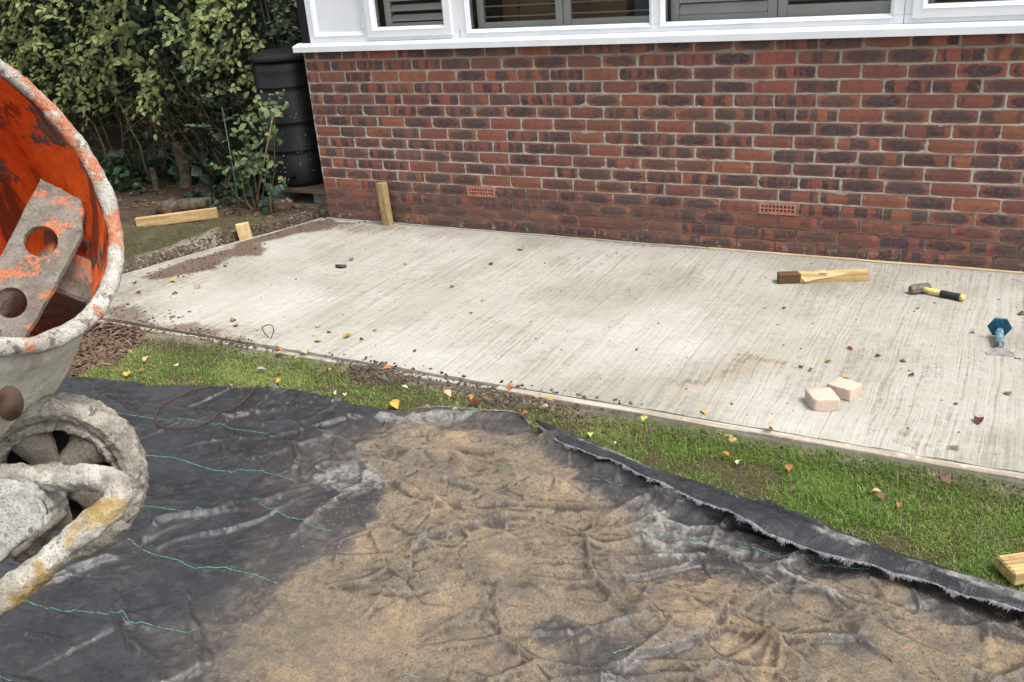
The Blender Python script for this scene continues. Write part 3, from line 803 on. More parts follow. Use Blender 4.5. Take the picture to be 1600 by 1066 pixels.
def brick_mesh(L, H=0.065, seed=0, depth=0.1):
    r = np.random.default_rng(seed)
    nx = 7; nz = 3
    V = []; BL = []; R = []
    xs = np.linspace(-L / 2, L / 2, nx); zs = np.linspace(-H / 2, H / 2, nz)
    for i, x in enumerate(xs):
        for j, z in enumerate(zs):
            ed = (i in (0, nx - 1)) or (j in (0, nz - 1))
            jx = (r.normal() * 0.0011) if i in (0, nx - 1) else r.normal() * 0.003
            jz = (r.normal() * 0.0014) if j in (0, nz - 1) else 0
            y = (0.0016 + abs(r.normal()) * 0.0016) if ed else r.normal() * 0.0006
            if i in (0, nx - 1) and j in (0, nz - 1): y += abs(r.normal()) * 0.003
            V.append((x + jx, y, z + jz)); BL.append((2 * x / L, 0, 2 * z / H))
    F = [tuple(f) for f in grid_faces(nx, nz)]
    bd = [i * nz for i in range(nx)] + [(nx - 1) * nz + j for j in range(1, nz)] + [i * nz + nz - 1 for i in range(nx - 2, -1, -1)] + [j for j in range(nz - 2, 0, -1)]
    b0 = len(V)
    for q in bd:
        V.append((V[q][0], 0.006, V[q][2])); BL.append(BL[q])
    n = len(bd)
    F += [(bd[k], b0 + k, b0 + (k + 1) % n, bd[(k + 1) % n]) for k in range(n)]
    b1 = len(V)
    for (x, z) in ((-L / 2, -H / 2), (L / 2, -H / 2), (L / 2, H / 2), (-L / 2, H / 2)):
        for y in (0.006, depth): V.append((x, y, z)); BL.append((2 * x / L, 0, 2 * z / H))
    for a in range(4):
        c = (a + 1) % 4; F.append((b1 + 2 * a, b1 + 2 * a + 1, b1 + 2 * c + 1, b1 + 2 * c))
    return np.array(V, float), np.array(F), np.array(BL, float)


LENS = {'full': 0.215, 'head': 0.1025, 'short': 0.145, 'air': 0.205}
BV = {k: [brick_mesh(L, seed=hash(k) % 1 + i * 7 + len(k)) for i in range(5 if k == 'full' else 2)] for k, L in LENS.items() if k != 'air'}
BME = {k: [npmesh('brick', V, F, M['brick'], False, dict(bl=B)) for V, F, B in lst] for k, lst in BV.items()}
placed = []; joints = []      # (kind, cx, course)
for c in range(NC):
    x = 0.0; js = []
    seq = []
    if c % 2: seq.append('head')
    used = False
    n = 0
    while x < WALL_X1:
        kd = seq.pop(0) if seq else 'full'
        if c < 6 and not used and x > (1.95 if c % 2 == 0 else 1.83) and kd == 'full': kd = 'short'; used = True
        L = LENS[kd]
        if c == 3 and (abs(x + L / 2 - 1.338) < 0.113 or abs(x + L / 2 - 3.30) < 0.113): kd2 = 'air'
        else: kd2 = kd
        placed.append((kd2, x + L / 2, c))
        x += L + 0.010 + random.uniform(-0.0012, 0.0012)
        js.append(x - 0.005)
    joints.append(js)
airx = [p for p in placed if p[0] == 'air']
cand = [(p, (p[1] - 4.5) ** 2 + 26 + (p[2] * CH - 1.7) ** 2) for p in placed if p[0] != 'air' and p[1] < 4.62]
cand.sort(key=lambda q: q[1])
indiv = set(id(q[0]) for q in cand[:300])
restV, restF, restB, restR = [], [], [], []; off = 0
for p in placed:
    kd, cx, c = p
    if kd == 'air': continue
    cz = c * CH + 0.0375 + random.uniform(-0.0012, 0.0012)
    dy = random.uniform(-0.0012, 0.0025)
    rot = random.gauss(0, 0.004)
    if id(p) in indiv:
        o = link('brick', random.choice(BME[kd]), wall, (cx, dy, cz)); o.rotation_euler = (0, rot, 0)
    else:
        V, Fq, B = random.choice(BV[kd])
        restV.append(V + [cx, dy, cz]); restF.append(Fq + off); restB.append(B); restR.append(np.full(len(V), random.random())); off += len(V)
# bricks of the return wall round the corner and behind the butt
for c in range(NC):
    y = 0.115 if c % 2 else 0.228
    while y < 2.6:
        V, Fq, B = random.choice(BV['full'])
        W = np.stack([V[:, 1], y + 0.1075 - V[:, 0], V[:, 2] + c * CH + 0.0375], -1)
        restV.append(W); restF.append(Fq + off); restB.append(B); restR.append(np.full(len(V), random.random())); off += len(V)
        y += 0.225
o = link('brickwork', npmesh('brickwork', np.vstack(restV), np.vstack(restF), M['brick'], False, dict(bl=np.vstack(restB), rnd=np.concatenate(restR))), wall)
tag(o, kind='stuff')

# mortar: a relief that lies back in the joints and smears over some brick edges
mx = np.arange(-0.001, 5.7, 0.0045); mz = np.arange(-0.05, 1.2, 0.0045)
MX, MZ = np.meshgrid(mx, mz, indexing='ij')
cc = np.clip(np.floor(MZ / CH), 0, NC - 1).astype(int)
dzj = np.abs(MZ - np.round(MZ / CH) * CH)
dxj = np.full(MX.shape, 9.0)
for c in range(NC):
    js = np.array([0.0] + joints[c]); m_ = cc == c
    i_ = np.clip(np.searchsorted(js, MX[m_]), 1, len(js) - 1)
    dxj[m_] = np.minimum(np.abs(MX[m_] - js[i_]), np.abs(MX[m_] - js[i_ - 1]))
dj = np.minimum(dzj, dxj)
nl = fbm(MX * 30, MZ * 60, octv=3, seed=51); nm = fbm(MX * 9, MZ * 30, octv=3, seed=61)
deepm = sst(0.34, 0.2, MZ)
MY = 0.0026 + 0.0014 * nl + 0.0035 * deepm + np.clip(dj - 0.0040, 0, 1) * np.clip(1.15 + 0.85 * nm + 0.5 * deepm, -0.10, 3)
MY = np.clip(MY, -0.0018, 0.02)
Fm = grid_faces(*MX.shape)
keep = (dj.ravel()[Fm].min(1) < 0.013)
Fm = Fm[keep]
used_ = np.unique(Fm); remap = np.full(MX.size, -1); remap[used_] = np.arange(len(used_))
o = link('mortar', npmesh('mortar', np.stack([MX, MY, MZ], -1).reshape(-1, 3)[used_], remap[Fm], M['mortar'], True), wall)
b = MB(); b.box(0.006, WALL_X1, 0.012, 0.24, -0.1, 1.2); b.box(0.006, 0.24, 0.24, 2.62, -0.1, 1.2); b.build('wall_core', M['mortar'], wall)
# air bricks: terracotta grilles with two rows of square holes
for kd, cx, c in airx:
    b = MB(); W, H = 0.212, 0.067; nh = 9; hw = 0.0135; hh = 0.015
    xs = [-W / 2]
    pitch = (W - 0.022) / nh
    for k in range(nh): cxk = -W / 2 + 0.011 + pitch * (k + 0.5); xs += [cxk - hw / 2, cxk + hw / 2]
    xs.append(W / 2); zs = [-H / 2, -0.019, -0.019 + hh, 0.004, 0.004 + hh, H / 2]
    for i in range(len(xs) - 1):
        for j in range(len(zs) - 1):
            if i % 2 == 1 and j % 2 == 1:
                x0, x1, z0, z1 = xs[i], xs[i + 1], zs[j], zs[j + 1]
                P = [(x0, 0, z0), (x1, 0, z0), (x1, 0, z1), (x0, 0, z1), (x0, 0.05, z0), (x1, 0.05, z0), (x1, 0.05, z1), (x0, 0.05, z1)]
                b.poly(P, [(0, 1, 5, 4), (1, 2, 6, 5), (2, 3, 7, 6), (3, 0, 4, 7)]); continue
            b.poly([(xs[i], 0, zs[j]), (xs[i + 1], 0, zs[j]), (xs[i + 1], 0, zs[j + 1]), (xs[i], 0, zs[j + 1])], [(0, 1, 2, 3)])
    b.poly([(-W / 2, 0, -H / 2), (W / 2, 0, -H / 2), (W / 2, 0, H / 2), (-W / 2, 0, H / 2), (-W / 2, 0.05, -H / 2), (W / 2, 0.05, -H / 2), (W / 2, 0.05, H / 2), (-W / 2, 0.05, H / 2)],
           [(0, 1, 5, 4), (1, 2, 6, 5), (2, 3, 7, 6), (3, 0, 4, 7)])
    bmesh.ops.remove_doubles(b.bm, verts=list(b.bm.verts), dist=1e-5)
    me = bpy.data.meshes.new('air_brick'); b.bm.to_mesh(me); b.bm.free(); me.materials.append(M['terracotta'])
    a = link('air_brick', me, wall, (cx, -0.003, c * CH + 0.0375)); a['label'] = 'terracotta air brick with two rows of square holes'
    v_ = MB().box(-W / 2 + .002, W / 2 - .002, 0.046, 0.05, -H / 2 + .002, H / 2 - .002); v_.build('cavity', M['void'], a)

# ------------------------------------------------------------------ window, sill, room behind
win = empty('window_unit', (0, 0, 1.2), 0, 'long white plastic framed window above the brick wall with grey shutters inside', 'window')
WZ = -1.2
def wb(name, mat, boxes, bev=0.002, parent=None):
    b = MB()
    for q in boxes: b.box(q[0], q[1], q[2], q[3], q[4] + WZ, q[5] + WZ, bev)
    return b.build(name, mat, parent or win)


b = MB()
prof = [(-0.050, 1.188), (-0.050, 1.224), (-0.046, 1.228), (0.008, 1.243), (0.060, 1.243), (0.060, 1.2005), (-0.035, 1.2005), (-0.035, 1.188)]
P = [(x, y, z + WZ) for x in (-0.045, 6.05) for y, z in prof]; n = len(prof)
b.poly(P, [tuple(range(n))[::-1], tuple(range(n, 2 * n))] + [(i, (i + 1) % n, n + (i + 1) % n, n + i) for i in range(n)])
b.build('sill', M['upvc'], win)
TOP = 2.08
FY0, FY1 = 0.004, 0.066
# outer frame members
wb('frame', M['upvc'], [(0.075, 6.0, FY0, FY1, 1.2435, 1.285), (0.075, 6.0, FY0, FY1, TOP, TOP + 0.06), (0.075, 0.135, FY0, FY1, 1.2855, TOP - .0005),
                        (0.535, 0.60, FY0, FY1, 1.2855, TOP - .0005), (1.225, 1.36, FY0, FY1, 1.2855, TOP - .0005), (2.553, 2.628, FY0 - 0.001, FY1, 1.2855, TOP - .0005),
                        (3.825, 3.935, FY0, FY1, 1.2855, TOP - .0005), (5.2, 5.3, FY0, FY1, 1.2855, TOP - .0005), (5.94, 6.0, FY0, FY1, 1.2855, TOP - .0005)], 0.0015)
# seams where members meet
wb('frame_seam', M['void'], [(1.2915, 1.293, FY0 - 0.0012, FY0 + 0.01, 1.2435, 1.300)], 0)
wb('frame_seam', M['void'], [(3.884, 3.8855, FY0 - 0.0012, FY0 + 0.01, 1.2435, 1.40)], 0)


def ring(x0, x1, z0, z1, t, y0, y1, slope=0.0):
    """mitred rectangular ring; the front inner edge lies slope further back"""
    o_ = [(x0, z0), (x1, z0), (x1, z1), (x0, z1)]; i_ = [(x0 + t, z0 + t), (x1 - t, z0 + t), (x1 - t, z1 - t), (x0 + t, z1 - t)]
    P = [(x, y0, z + WZ) for x, z in o_] + [(x, y0 + slope, z + WZ) for x, z in i_] + [(x, y1, z + WZ) for x, z in o_] + [(x, y1, z + WZ) for x, z in i_]
    F = []
    for k in range(4):
        q = (k + 1) % 4
        F += [(k, q, 4 + q, 4 + k), (k, q, 8 + q, 8 + k), (4 + k, 4 + q, 12 + q, 12 + k), (8 + k, 8 + q, 12 + q, 12 + k)]
    return P, F


def addring(name, *a, **k):
    b = MB(); b.poly(*ring(*a, **k)); return b.build(name, M['upvc'], win)


# blank panel, two casements and the fixed lights between
addring('panel_bead', 0.122, 0.548, 1.283, TOP + .002, 0.022, FY0 - 0.004, FY1, slope=0.012)
wb('panel', M['upvc'], [(0.14, 0.53, 0.024, 0.05, 1.29, TOP)], 0)
CAS = [(0.583, 1.240, 1.266, TOP + .02), (3.925, 5.215, 1.268, TOP + .02)]
for x0, x1, z0, z1 in CAS:
    s_ = addring('sash', x0, x1, z0, z1, 0.046, FY0 - 0.016, FY1 - 0.004)
    b = MB(); b.poly(*ring(x0 + 0.044, x1 - 0.044, z0 + 0.044, z1 - 0.044, 0.018, FY0 - 0.0185, FY1 - 0.01, slope=0.016)); b.build('bead', M['upvc'], s_)
for x0, x1 in ((1.345, 2.565), (2.616, 3.838), (5.29, 5.95)):
    addring('bead', x0, x1, 1.272, TOP + .012, 0.020, FY0 - 0.006, FY1 - 0.006, slope=0.016)
PANES = [(0.642, 1.182, 1.325), (1.363, 2.548, 1.290), (2.634, 3.82, 1.290), (3.985, 5.155, 1.325), (5.308, 5.932, 1.29)]
for x0, x1, z0 in PANES:
    b = MB(); b.poly([(x0 - .01, 0.028, z0 + WZ - .01), (x1 + .01, 0.028, z0 + WZ - .01), (x1 + .01, 0.028, TOP + WZ + .01), (x0 - .01, 0.028, TOP + WZ + .01)], [(0, 1, 2, 3)])
    b.build('pane', M['glass'], win)


def shutter(x0, x1, z0, tilt, label, pitch=0.062, first=0.0, stile=0.05):
    t = empty('window_shutter', (x0, 0.10, z0), 0, label, 'shutter', 'grey shutters behind the window')
    W = x1 - x0; H = TOP - z0
    for a in (0, W - stile): MB().box(a, a + stile, 0, 0.027, 0.0, H, 0.003).build('stile', M['shutter'], t)
    MB().box(stile + .0005, W - stile - .0005, 0.001, 0.026, 0, 0.048 + first, 0.003).build('rail', M['shutter'], t)
    b = MB(); ns = 10
    prof = [(0.031 * math.cos(a), 0.0045 * math.sin(a)) for a in [2 * math.pi * k / ns for k in range(ns)]]
    P = [(x, p, q) for x in (stile + 0.002, W - stile - 0.002) for p, q in prof]
    b.poly(P, [tuple(range(ns)), tuple(range(ns, 2 * ns))] + [(i, (i + 1) % ns, ns + (i + 1) % ns, ns + i) for i in range(ns)])
    sm = b.mesh('slat', M['shutter'])
    z = 0.048 + first + 0.030; k = 0
    while z < H - 0.03 and k < 12:
        o = link('slat', sm, t, (0, 0.013, z)); o.rotation_euler = (math.radians(tilt), 0, 0); z += pitch; k += 1


shutter(0.66, 1.30, 1.295, 38, 'grey louvred shutter behind the narrow casement pane left of the window', first=0.0)
shutter(1.37, 1.965, 1.275, -4, 'grey shutter with flat open slats in front of a cardboard box')
shutter(1.97, 2.60, 1.275, -6, 'grey shutter with open slats in front of a blue grey panel')
shutter(2.64, 3.235, 1.27, 62, 'grey shutter with nearly closed pale slats right of the middle mullion')
shutter(3.24, 3.86, 1.27, -30, 'grey shutter with dark gap above its wide bottom rail, left of the right casement', first=0.03)
shutter(3.96, 4.6, 1.28, 30, 'grey shutter behind the casement pane at the top right corner')
# room
room = empty('conservatory_room', (0, 0, 1.2), 0, 'dim beige room seen through the window panes', 'room')
b = MB(); b.box(0.30, 6.0, 2.6, 2.62, 0.0 + WZ, 2.155 + WZ); b.box(0.25, 0.28, 0.245, 2.6, 1.205 + WZ, 2.155 + WZ); b.box(5.98, 6.0, 0.245, 2.6, 0 + WZ, 2.155 + WZ); b.build('wall', M['beige'], room)
MB().box(0.25, 6.0, 0.245, 2.6, -0.02 + WZ, 0.0 + WZ).build('floor', M['beige'], room)
b = MB(); b.box(-0.02, 6.1, -0.03, 2.7, 2.16 + WZ, 2.22 + WZ, 0.01); b.build('roof', M['upvc'], room)
MB().box(0.0, 0.074, 0.005, 2.62, 1.2005 + WZ, 2.158 + WZ, 0.004).build('corner_post', M['black_plastic'], room)
bx = empty('cardboard_box', (1.42, 0.34, 1.14), 0, 'brown cardboard box with black printed marks behind the second window pane', 'box')
MB().box(0, 0.86, 0, 0.4, 0, 0.62, 0.004).build('box_body', M['cardboard'], bx)
MB().box(0.12, 0.124, -0.0015, 0.0, 0.1, 0.62).build('box_seam', M['ink'], bx)
for k, xx in enumerate((0.10, 0.345, 0.395, 0.59)):
    cu = bpy.data.curves.new('mark', 'FONT'); cu.body = 't8'; cu.size = 0.042; cu.extrude = 0.0006
    tmp = bpy.data.objects.new('tmp', cu); COL.objects.link(tmp)
    dg = bpy.context.evaluated_depsgraph_get(); me = bpy.data.meshes.new_from_object(tmp.evaluated_get(dg)); bpy.data.objects.remove(tmp)
    me.materials.clear(); me.materials.append(M['ink'])
    o = link('printed_mark', me, bx, (xx, -0.001, 0.245)); o.rotation_euler = (math.radians(90), 0, 0)
o = MB().box(2.32, 2.75, 0.36, 0.40, 0.9, 1.9, 0.004).build('blue_grey_panel', M['screen']); tag(o, 'blue grey panel standing beside the cardboard box behind the window', 'panel')

# ------------------------------------------------------------------ membrane sheet

def WPX(l, z=ZS): return [tuple(at(u, v, z)[:2]) for u, v in l]


#  (pixels, height m, half width m, asymmetry: -1 steep on the left side of travel .. +1)
RIDGES = [
    ([(214, 853), (250, 820), (321, 802), (415, 789), (470, 762)], .040, .028, 0.6),
    ([(214, 862), (286, 846), (357, 829), (420, 806), (480, 775)], .022, .018, 0.3),
    ([(40, 925), (134, 889), (214, 858)], .030, .030, 0.7),
    ([(295, 905), (297, 950), (304, 985), (310, 1066)], .022, .022, -0.6),
    ([(188, 935), (201, 1010), (237, 1037), (241, 1080)], .020, .020, 0.5),
    ([(228, 950), (215, 1000), (200, 1060)], .014, .02, 0),
    ([(300, 640), (371, 661), (430, 664)], .020, .018, -0.5),
    ([(160, 615), (200, 640), (290, 655)], .018, .022, 0),
    ([(455, 690), (470, 715), (458, 742)], .018, .02, 0.5),
    ([(420, 700), (500, 690), (560, 650)], .014, .025, 0),
    ([(480, 740), (540, 712), (600, 690), (700, 668)], .020, .035, 0),
    ([(491, 916), (560, 905), (621, 878)], .012, .010, 0.6),
    ([(558, 970), (603, 916)], .010, .010, 0.4),
    ([(430, 860), (520, 790), (600, 740)], .014, .03, 0),
    ([(500, 728), (594, 720), (680, 748), (719, 760), (828, 797)], .030, .030, -0.7),
    ([(620, 756), (660, 780), (708, 804)], .024, .022, -0.6),
    ([(675, 785), (740, 800), (800, 822)], .012, .015, -0.4),
    ([(600, 700), (700, 716), (772, 732), (828, 750), (922, 766), (1000, 779)], .034, .040, -0.8),
    ([(610, 665), (700, 680), (800, 690), (900, 712)], .020, .04, 0),
    ([(636, 868), (665, 848), (700, 836), (780, 818), (848, 806)], .034, .024, 0.7),
    ([(796, 854), (860, 846), (944, 858), (1000, 842), (1040, 862), (1075, 852)], .030, .026, -0.7),
    ([(848, 806), (900, 820), (960, 812), (1020, 802)], .016, .03, 0),
    ([(920, 748), (960, 768), (1040, 786), (1120, 800), (1200, 820), (1290, 862)], .038, .045, -0.9),
    ([(1000, 800), (1080, 830), (1160, 838), (1260, 870)], .022, .035, -0.4),
    ([(1100, 870), (1180, 860), (1260, 880)], .014, .03, 0),
    ([(1180, 812), (1240, 826), (1310, 868), (1390, 892)], .03, .03, -0.8),
    ([(1124, 970), (1180, 995), (1240, 1030), (1300, 1070)], .032, .030, -0.8),
    ([(1300, 962), (1410, 1008), (1515, 1050), (1600, 1080)], .022, .030, -0.8),
    ([(1330, 905), (1420, 935), (1520, 965), (1600, 990)], .016, .035, -0.3),
    ([(1560, 1018), (1610, 1040)], .012, .015, -0.5),
    ([(960, 905), (1010, 930), (1060, 980)], .012, .02, -0.3),
    ([(735, 970), (750, 960), (775, 985)], .012, .012, 0),
    ([(640, 1010), (700, 980), (730, 960)], .012, .012, 0.5),
    ([(820, 840), (850, 870), (900, 900)], .010, .018, -0.3),
    ([(700, 900), (800, 905), (880, 925)], .014, .04, -0.2),
    ([(940, 1000), (1000, 960), (1050, 900)], .012, .04, 0.2),
]
LIP = ([(930, 1066), (960, 1052), (1000, 1035), (1040, 1020), (1080, 1000), (1110, 978), (1136, 948), (1140, 938)], 0.024)


def crinkle(x, y, f, seed):
    wx = x + 0.06 * fbm(x * 3, y * 3, octv=3, seed=seed); wy = y + 0.06 * fbm(x * 3 + 9, y * 3, octv=3, seed=seed + 3)
    n = np.abs(fbm(wx * f, wy * f * 1.5, octv=3, seed=seed + 7, gain=0.5))
    return 1 - np.clip(n * 1.7, 0, 1)


def worley(x, y, seed):
    ix, iy = np.floor(x).astype(np.int64), np.floor(y).astype(np.int64)
    F1 = np.full(np.shape(x), 9.0); F2 = F1.copy(); tx = np.zeros(np.shape(x)); ty = tx.copy(); dx1 = tx.copy(); dy1 = tx.copy(); z0 = np.zeros(np.shape(x), np.int64)
    for a in (-1, 0, 1):
        for b_ in (-1, 0, 1):
            cx_ = ix + a; cy_ = iy + b_
            px = cx_ + 0.5 + 0.5 * _hash(cx_, cy_, z0, seed); py = cy_ + 0.5 + 0.5 * _hash(cx_, cy_, z0, seed + 1)
            d = np.hypot(x - px, y - py); m = d < F1
            F2 = np.where(m, F1, np.minimum(F2, d)); 
            tx = np.where(m, _hash(cx_, cy_, z0, seed + 2), tx); ty = np.where(m, _hash(cx_, cy_, z0, seed + 3), ty)
            dx1 = np.where(m, x - px, dx1); dy1 = np.where(m, y - py, dy1); F1 = np.where(m, d, F1)
    return F1, F2 - F1, tx * dx1 + ty * dy1


def crumple(x, y, f, an, rot, seed, amp, cw=0.085):
    """straight sharp creases between tilted facets"""
    c, s_ = math.cos(rot), math.sin(rot)
    wx = x + 0.05 / f * 3 * vn(x * f * 1.3, y * f * 1.3, seed=seed + 9); wy = y + 0.05 / f * 3 * vn(x * f * 1.3 + 7, y * f * 1.3, seed=seed + 11)
    u = (wx * c + wy * s_) * f; v = (-wx * s_ + wy * c) * f * an
    F1, E_, T = worley(u, v, seed)
    on = sst(-0.15, 0.35, vn(x * f * 0.45, y * f * 0.45, seed=seed + 5))
    return amp * ((1.15 * np.exp(-E_ / cw) - 0.25 * np.exp(-E_ / 0.35)) * on + 0.9 * T * sst(0.0, 0.12, E_))


def sheet_h(x, y):
    x = np.asarray(x, float); y = np.asarray(y, float)
    wx = x + 0.013 * fbm(x * 6, y * 6, octv=2, seed=81); wy = y + 0.013 * fbm(x * 6 + 31, y * 6, octv=2, seed=82)
    h = np.full(x.shape, ZS) + 0.012 * fbm(x * 1.7, y * 1.7, octv=2, seed=71) + 0.002 * fbm(x * 7, y * 7, octv=3, seed=72)
    near = (y > -4.6)
    sandy = sst(2.0, 2.6, x + 0.2 * vn(x * 2, y * 2, seed=5))
    cr = crumple(x, y, 1.5, 2.2, 0.35, 171, 0.026) * (0.4 + 0.6 * sandy) + crumple(x, y, 2.6, 1.9, 0.45, 101, 0.022) + crumple(x, y, 5.5, 1.7, -0.5, 131, 0.0095) + crumple(x, y, 12.0, 1.5, 0.9, 151, 0.0034)
    h = h + cr * (1 - 0.25 * sandy) + 0.0010 * fbm(x * 26, y * 26, octv=3, seed=75)
    for i, (pp, H, Wd, asy) in enumerate(RIDGES):
        P = WPX(pp)
        xs = [p[0] for p in P]; ys = [p[1] for p in P]; mg = Wd * 5
        m = (wx > min(xs) - mg) & (wx < max(xs) + mg) & (wy > min(ys) - mg) & (wy < max(ys) + mg)
        if not m.any(): continue
        d, s, t = pldist(wx[m], wy[m], P)
        Wl = np.maximum(np.where(s > 0, Wd * (1 + 0.5 * asy), Wd * (1 - 0.5 * asy)), 0.014)
        Hh = H * np.sin(np.clip(t * 1.0, 0.001, 0.999) * math.pi) ** 0.55 * (0.85 + 0.3 * vn(t * 4, t * 0 + i, seed=i))
        h[m] += 1.15 * Hh / (1 + (d / (0.8 * Wl)) ** 2) ** 1.3
    P = WPX(LIP[0])
    d, s, t = pldist(wx, wy, P)
    lip = np.where(s > 0, np.exp(-(d / 0.20) ** 2), np.exp(-(d / 0.013) ** 2)) * np.sin(np.clip(t, .02, .98) * math.pi) ** 0.5
    h = h + LIP[1] * lip * (d < 0.6)
    # rises to the standing edge that folds over
    ed = sheet_top(x) - y
    up = sst(2.86, 3.05, x) * (1 - 0.6 * sst(3.35, 3.7, x))
    h = h + up * 0.050 * np.exp(-(np.clip(ed, 0, 9) / 0.055) ** 2) - up * 0.012 * np.exp(-((ed - 0.16) / 0.07) ** 2)
    fr = sst(2.3, 2.5, x) * (1 - sst(2.75, 2.9, x))
    h = h + fr * 0.024 * np.exp(-(np.clip(ed - 0.03, -9, 9) / 0.05) ** 2)
    lf = 1 - sst(2.2, 2.35, x)
    h = h + lf * 0.010 * np.exp(-(np.clip(ed, 0, 9) / 0.03) ** 2) * (0.6 + 0.5 * vn(x * 6, x * 0, seed=3))
    return np.maximum(h, ZS - 0.006 + 0.014 * np.exp(-(np.clip(ed, 0, 9) / 0.10) ** 2))


hx = np.concatenate([np.arange(-2.2, 0.2, 0.04), np.arange(0.2, 4.85, 0.0056), np.arange(4.95, 6.3, 0.04)])
hv = np.concatenate([np.arange(0, 1.90, 0.0056), np.arange(1.95, 3.6, 0.05)])
HX, HV = np.meshgrid(hx, hv, indexing='ij')
jag = 0.006 * fbm(HX * 40, HX * 0, octv=3, seed=91) + 0.014 * fbm(HX * 5, HX * 0, octv=2, seed=92)
HY = sheet_top(HX) + jag * np.exp(-(HV / 0.05) ** 2) - HV
HZ = sheet_h(HX, HY)
sandp = WPX([(560, 700), (600, 652), (700, 660), (840, 665), (960, 760), (1010, 800), (1040, 860), (1150, 900), (1250, 890), (1420, 905), (1700, 990), (1700, 1300), (330, 1300), (350, 1066), (345, 960), (400, 910), (480, 850), (500, 800), (560, 770), (500, 735)])
sand = 0.86 * blob(HX, HY, sandp, 0.20, 0.10, 1, 5)
sand = np.maximum(sand, 0.56 * blob(HX, HY, WPX([(470, 700), (620, 640), (760, 650), (560, 760), (440, 840), (300, 980), (300, 1200), (420, 1200)]), 0.16, 0.08, 3))
sand = np.maximum(sand, 1.12 * blob(HX, HY, WPX([(1100, 930), (1300, 900), (1600, 960), (1620, 1100), (1000, 1100)]), 0.16, 0.1, 6))
sand = np.maximum(sand, 1.1 * blob(HX, HY, WPX([(700, 690), (850, 700), (930, 770), (1000, 840), (900, 880), (640, 900), (560, 1000), (420, 1100), (600, 1100), (800, 1000), (900, 940), (760, 860), (800, 780)]), 0.12, 0.08, 7))
sand = sand * (1 - 0.75 * blob(HX, HY, WPX([(500, 740), (600, 735), (600, 800), (520, 830), (480, 790)]), 0.06, 0.05, 9))
sand = sand * (1 - 0.8 * blob(HX, HY, WPX([(930, 742), (1020, 750), (1300, 850), (1420, 900), (1240, 900), (1100, 880), (1030, 810), (940, 770)]), 0.04, 0.04, 8))
for k, (u, v, r_) in enumerate([(860, 985, 0.06), (1330, 1010, 0.08), (940, 1040, 0.10), (1480, 950, .09)]):
    c0 = at(u, v, ZS); sand = sand * (1 - 0.5 * np.exp(-(((HX - c0[0]) ** 2 + (HY - c0[1]) ** 2) / r_ ** 2)))
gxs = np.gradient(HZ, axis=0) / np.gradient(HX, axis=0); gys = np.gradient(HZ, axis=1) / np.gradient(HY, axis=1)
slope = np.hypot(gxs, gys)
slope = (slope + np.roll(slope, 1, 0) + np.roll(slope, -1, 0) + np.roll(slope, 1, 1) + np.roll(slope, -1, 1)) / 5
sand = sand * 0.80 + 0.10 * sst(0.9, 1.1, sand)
sand = sand * (1 - 0.16 * sst(0.35, 1.0, slope))  # sand slipped off steep sides, which also darkens them to show the folds
hollow = HZ.copy()
for _ in range(16): hollow = (hollow + np.roll(hollow, 3, 0) + np.roll(hollow, -3, 0) + np.roll(hollow, 3, 1) + np.roll(hollow, -3, 1)) / 5
conv = HZ - hollow                         # sand wears off the ridge tops, gathers in the hollows
worn = sst(0.002, 0.008, conv)
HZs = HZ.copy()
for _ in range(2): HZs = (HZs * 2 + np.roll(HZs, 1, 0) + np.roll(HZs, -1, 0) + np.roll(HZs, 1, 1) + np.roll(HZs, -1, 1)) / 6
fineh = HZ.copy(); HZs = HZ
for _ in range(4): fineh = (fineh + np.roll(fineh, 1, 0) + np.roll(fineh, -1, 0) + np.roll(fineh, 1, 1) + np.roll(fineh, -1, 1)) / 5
crease_shade = sst(0.00030, 0.0014, fineh - HZs)  # crease lines darkened in the colour so the folds read as shaded
pal = 0.85 * blob(HX, HY, WPX([(480, 745), (520, 728), (600, 722), (615, 745), (560, 770), (520, 790), (490, 770)]), 0.09, 0.08, 11)
pal = np.maximum(pal, 0.85 * blob(HX, HY, WPX([(600, 646), (780, 648), (700, 668), (610, 672), (570, 660)]), 0.03, 0.03, 12))
pal = np.maximum(pal, 0.9 * blob(HX, HY, WPX([(985, 780), (1080, 800), (1200, 850), (1160, 880), (1120, 890), (1040, 860), (1010, 830)]), 0.08, 0.07, 13))
pal = np.maximum(pal, 0.62 * blob(HX, HY, WPX([(1150, 860), (1300, 870), (1420, 905), (1430, 930), (1330, 960), (1240, 920), (1170, 910)]), 0.07, 0.06, 14))
pal = np.maximum(pal, 0.55 * blob(HX, HY, WPX([(420, 600), (520, 622), (560, 640), (500, 640), (420, 620)]), 0.03, 0.03, 15))
pal = np.maximum(pal, 0.42 * blob(HX, HY, WPX([(640, 740), (700, 740), (760, 790), (700, 800)]), 0.05, 0.05, 16))
pal = np.maximum(pal, 0.38 * blob(HX, HY, WPX([(470, 780), (560, 790), (480, 850), (440, 850)]), 0.06, 0.05, 17))
pal = np.clip(pal * (0.75 + 0.5 * worn), 0, 1); pal = np.maximum(pal, 0.16 * worn * sst(0.1, 0.5, sand))
sheet = empty('ground_sheet', (0, 0, 0), 0, 'crumpled black weed membrane sheet with sand spread over it in the foreground', 'ground sheet')
npo = npmesh('sheet_surface', np.stack([HX, HY, HZ], -1).reshape(-1, 3), grid_faces(len(hx), len(hv)), M['sheet'], True, dict(sand=sand.ravel(), pale=pal.ravel(), fold_shade=crease_shade.ravel()))
link('sheet_surface', npo, sheet)


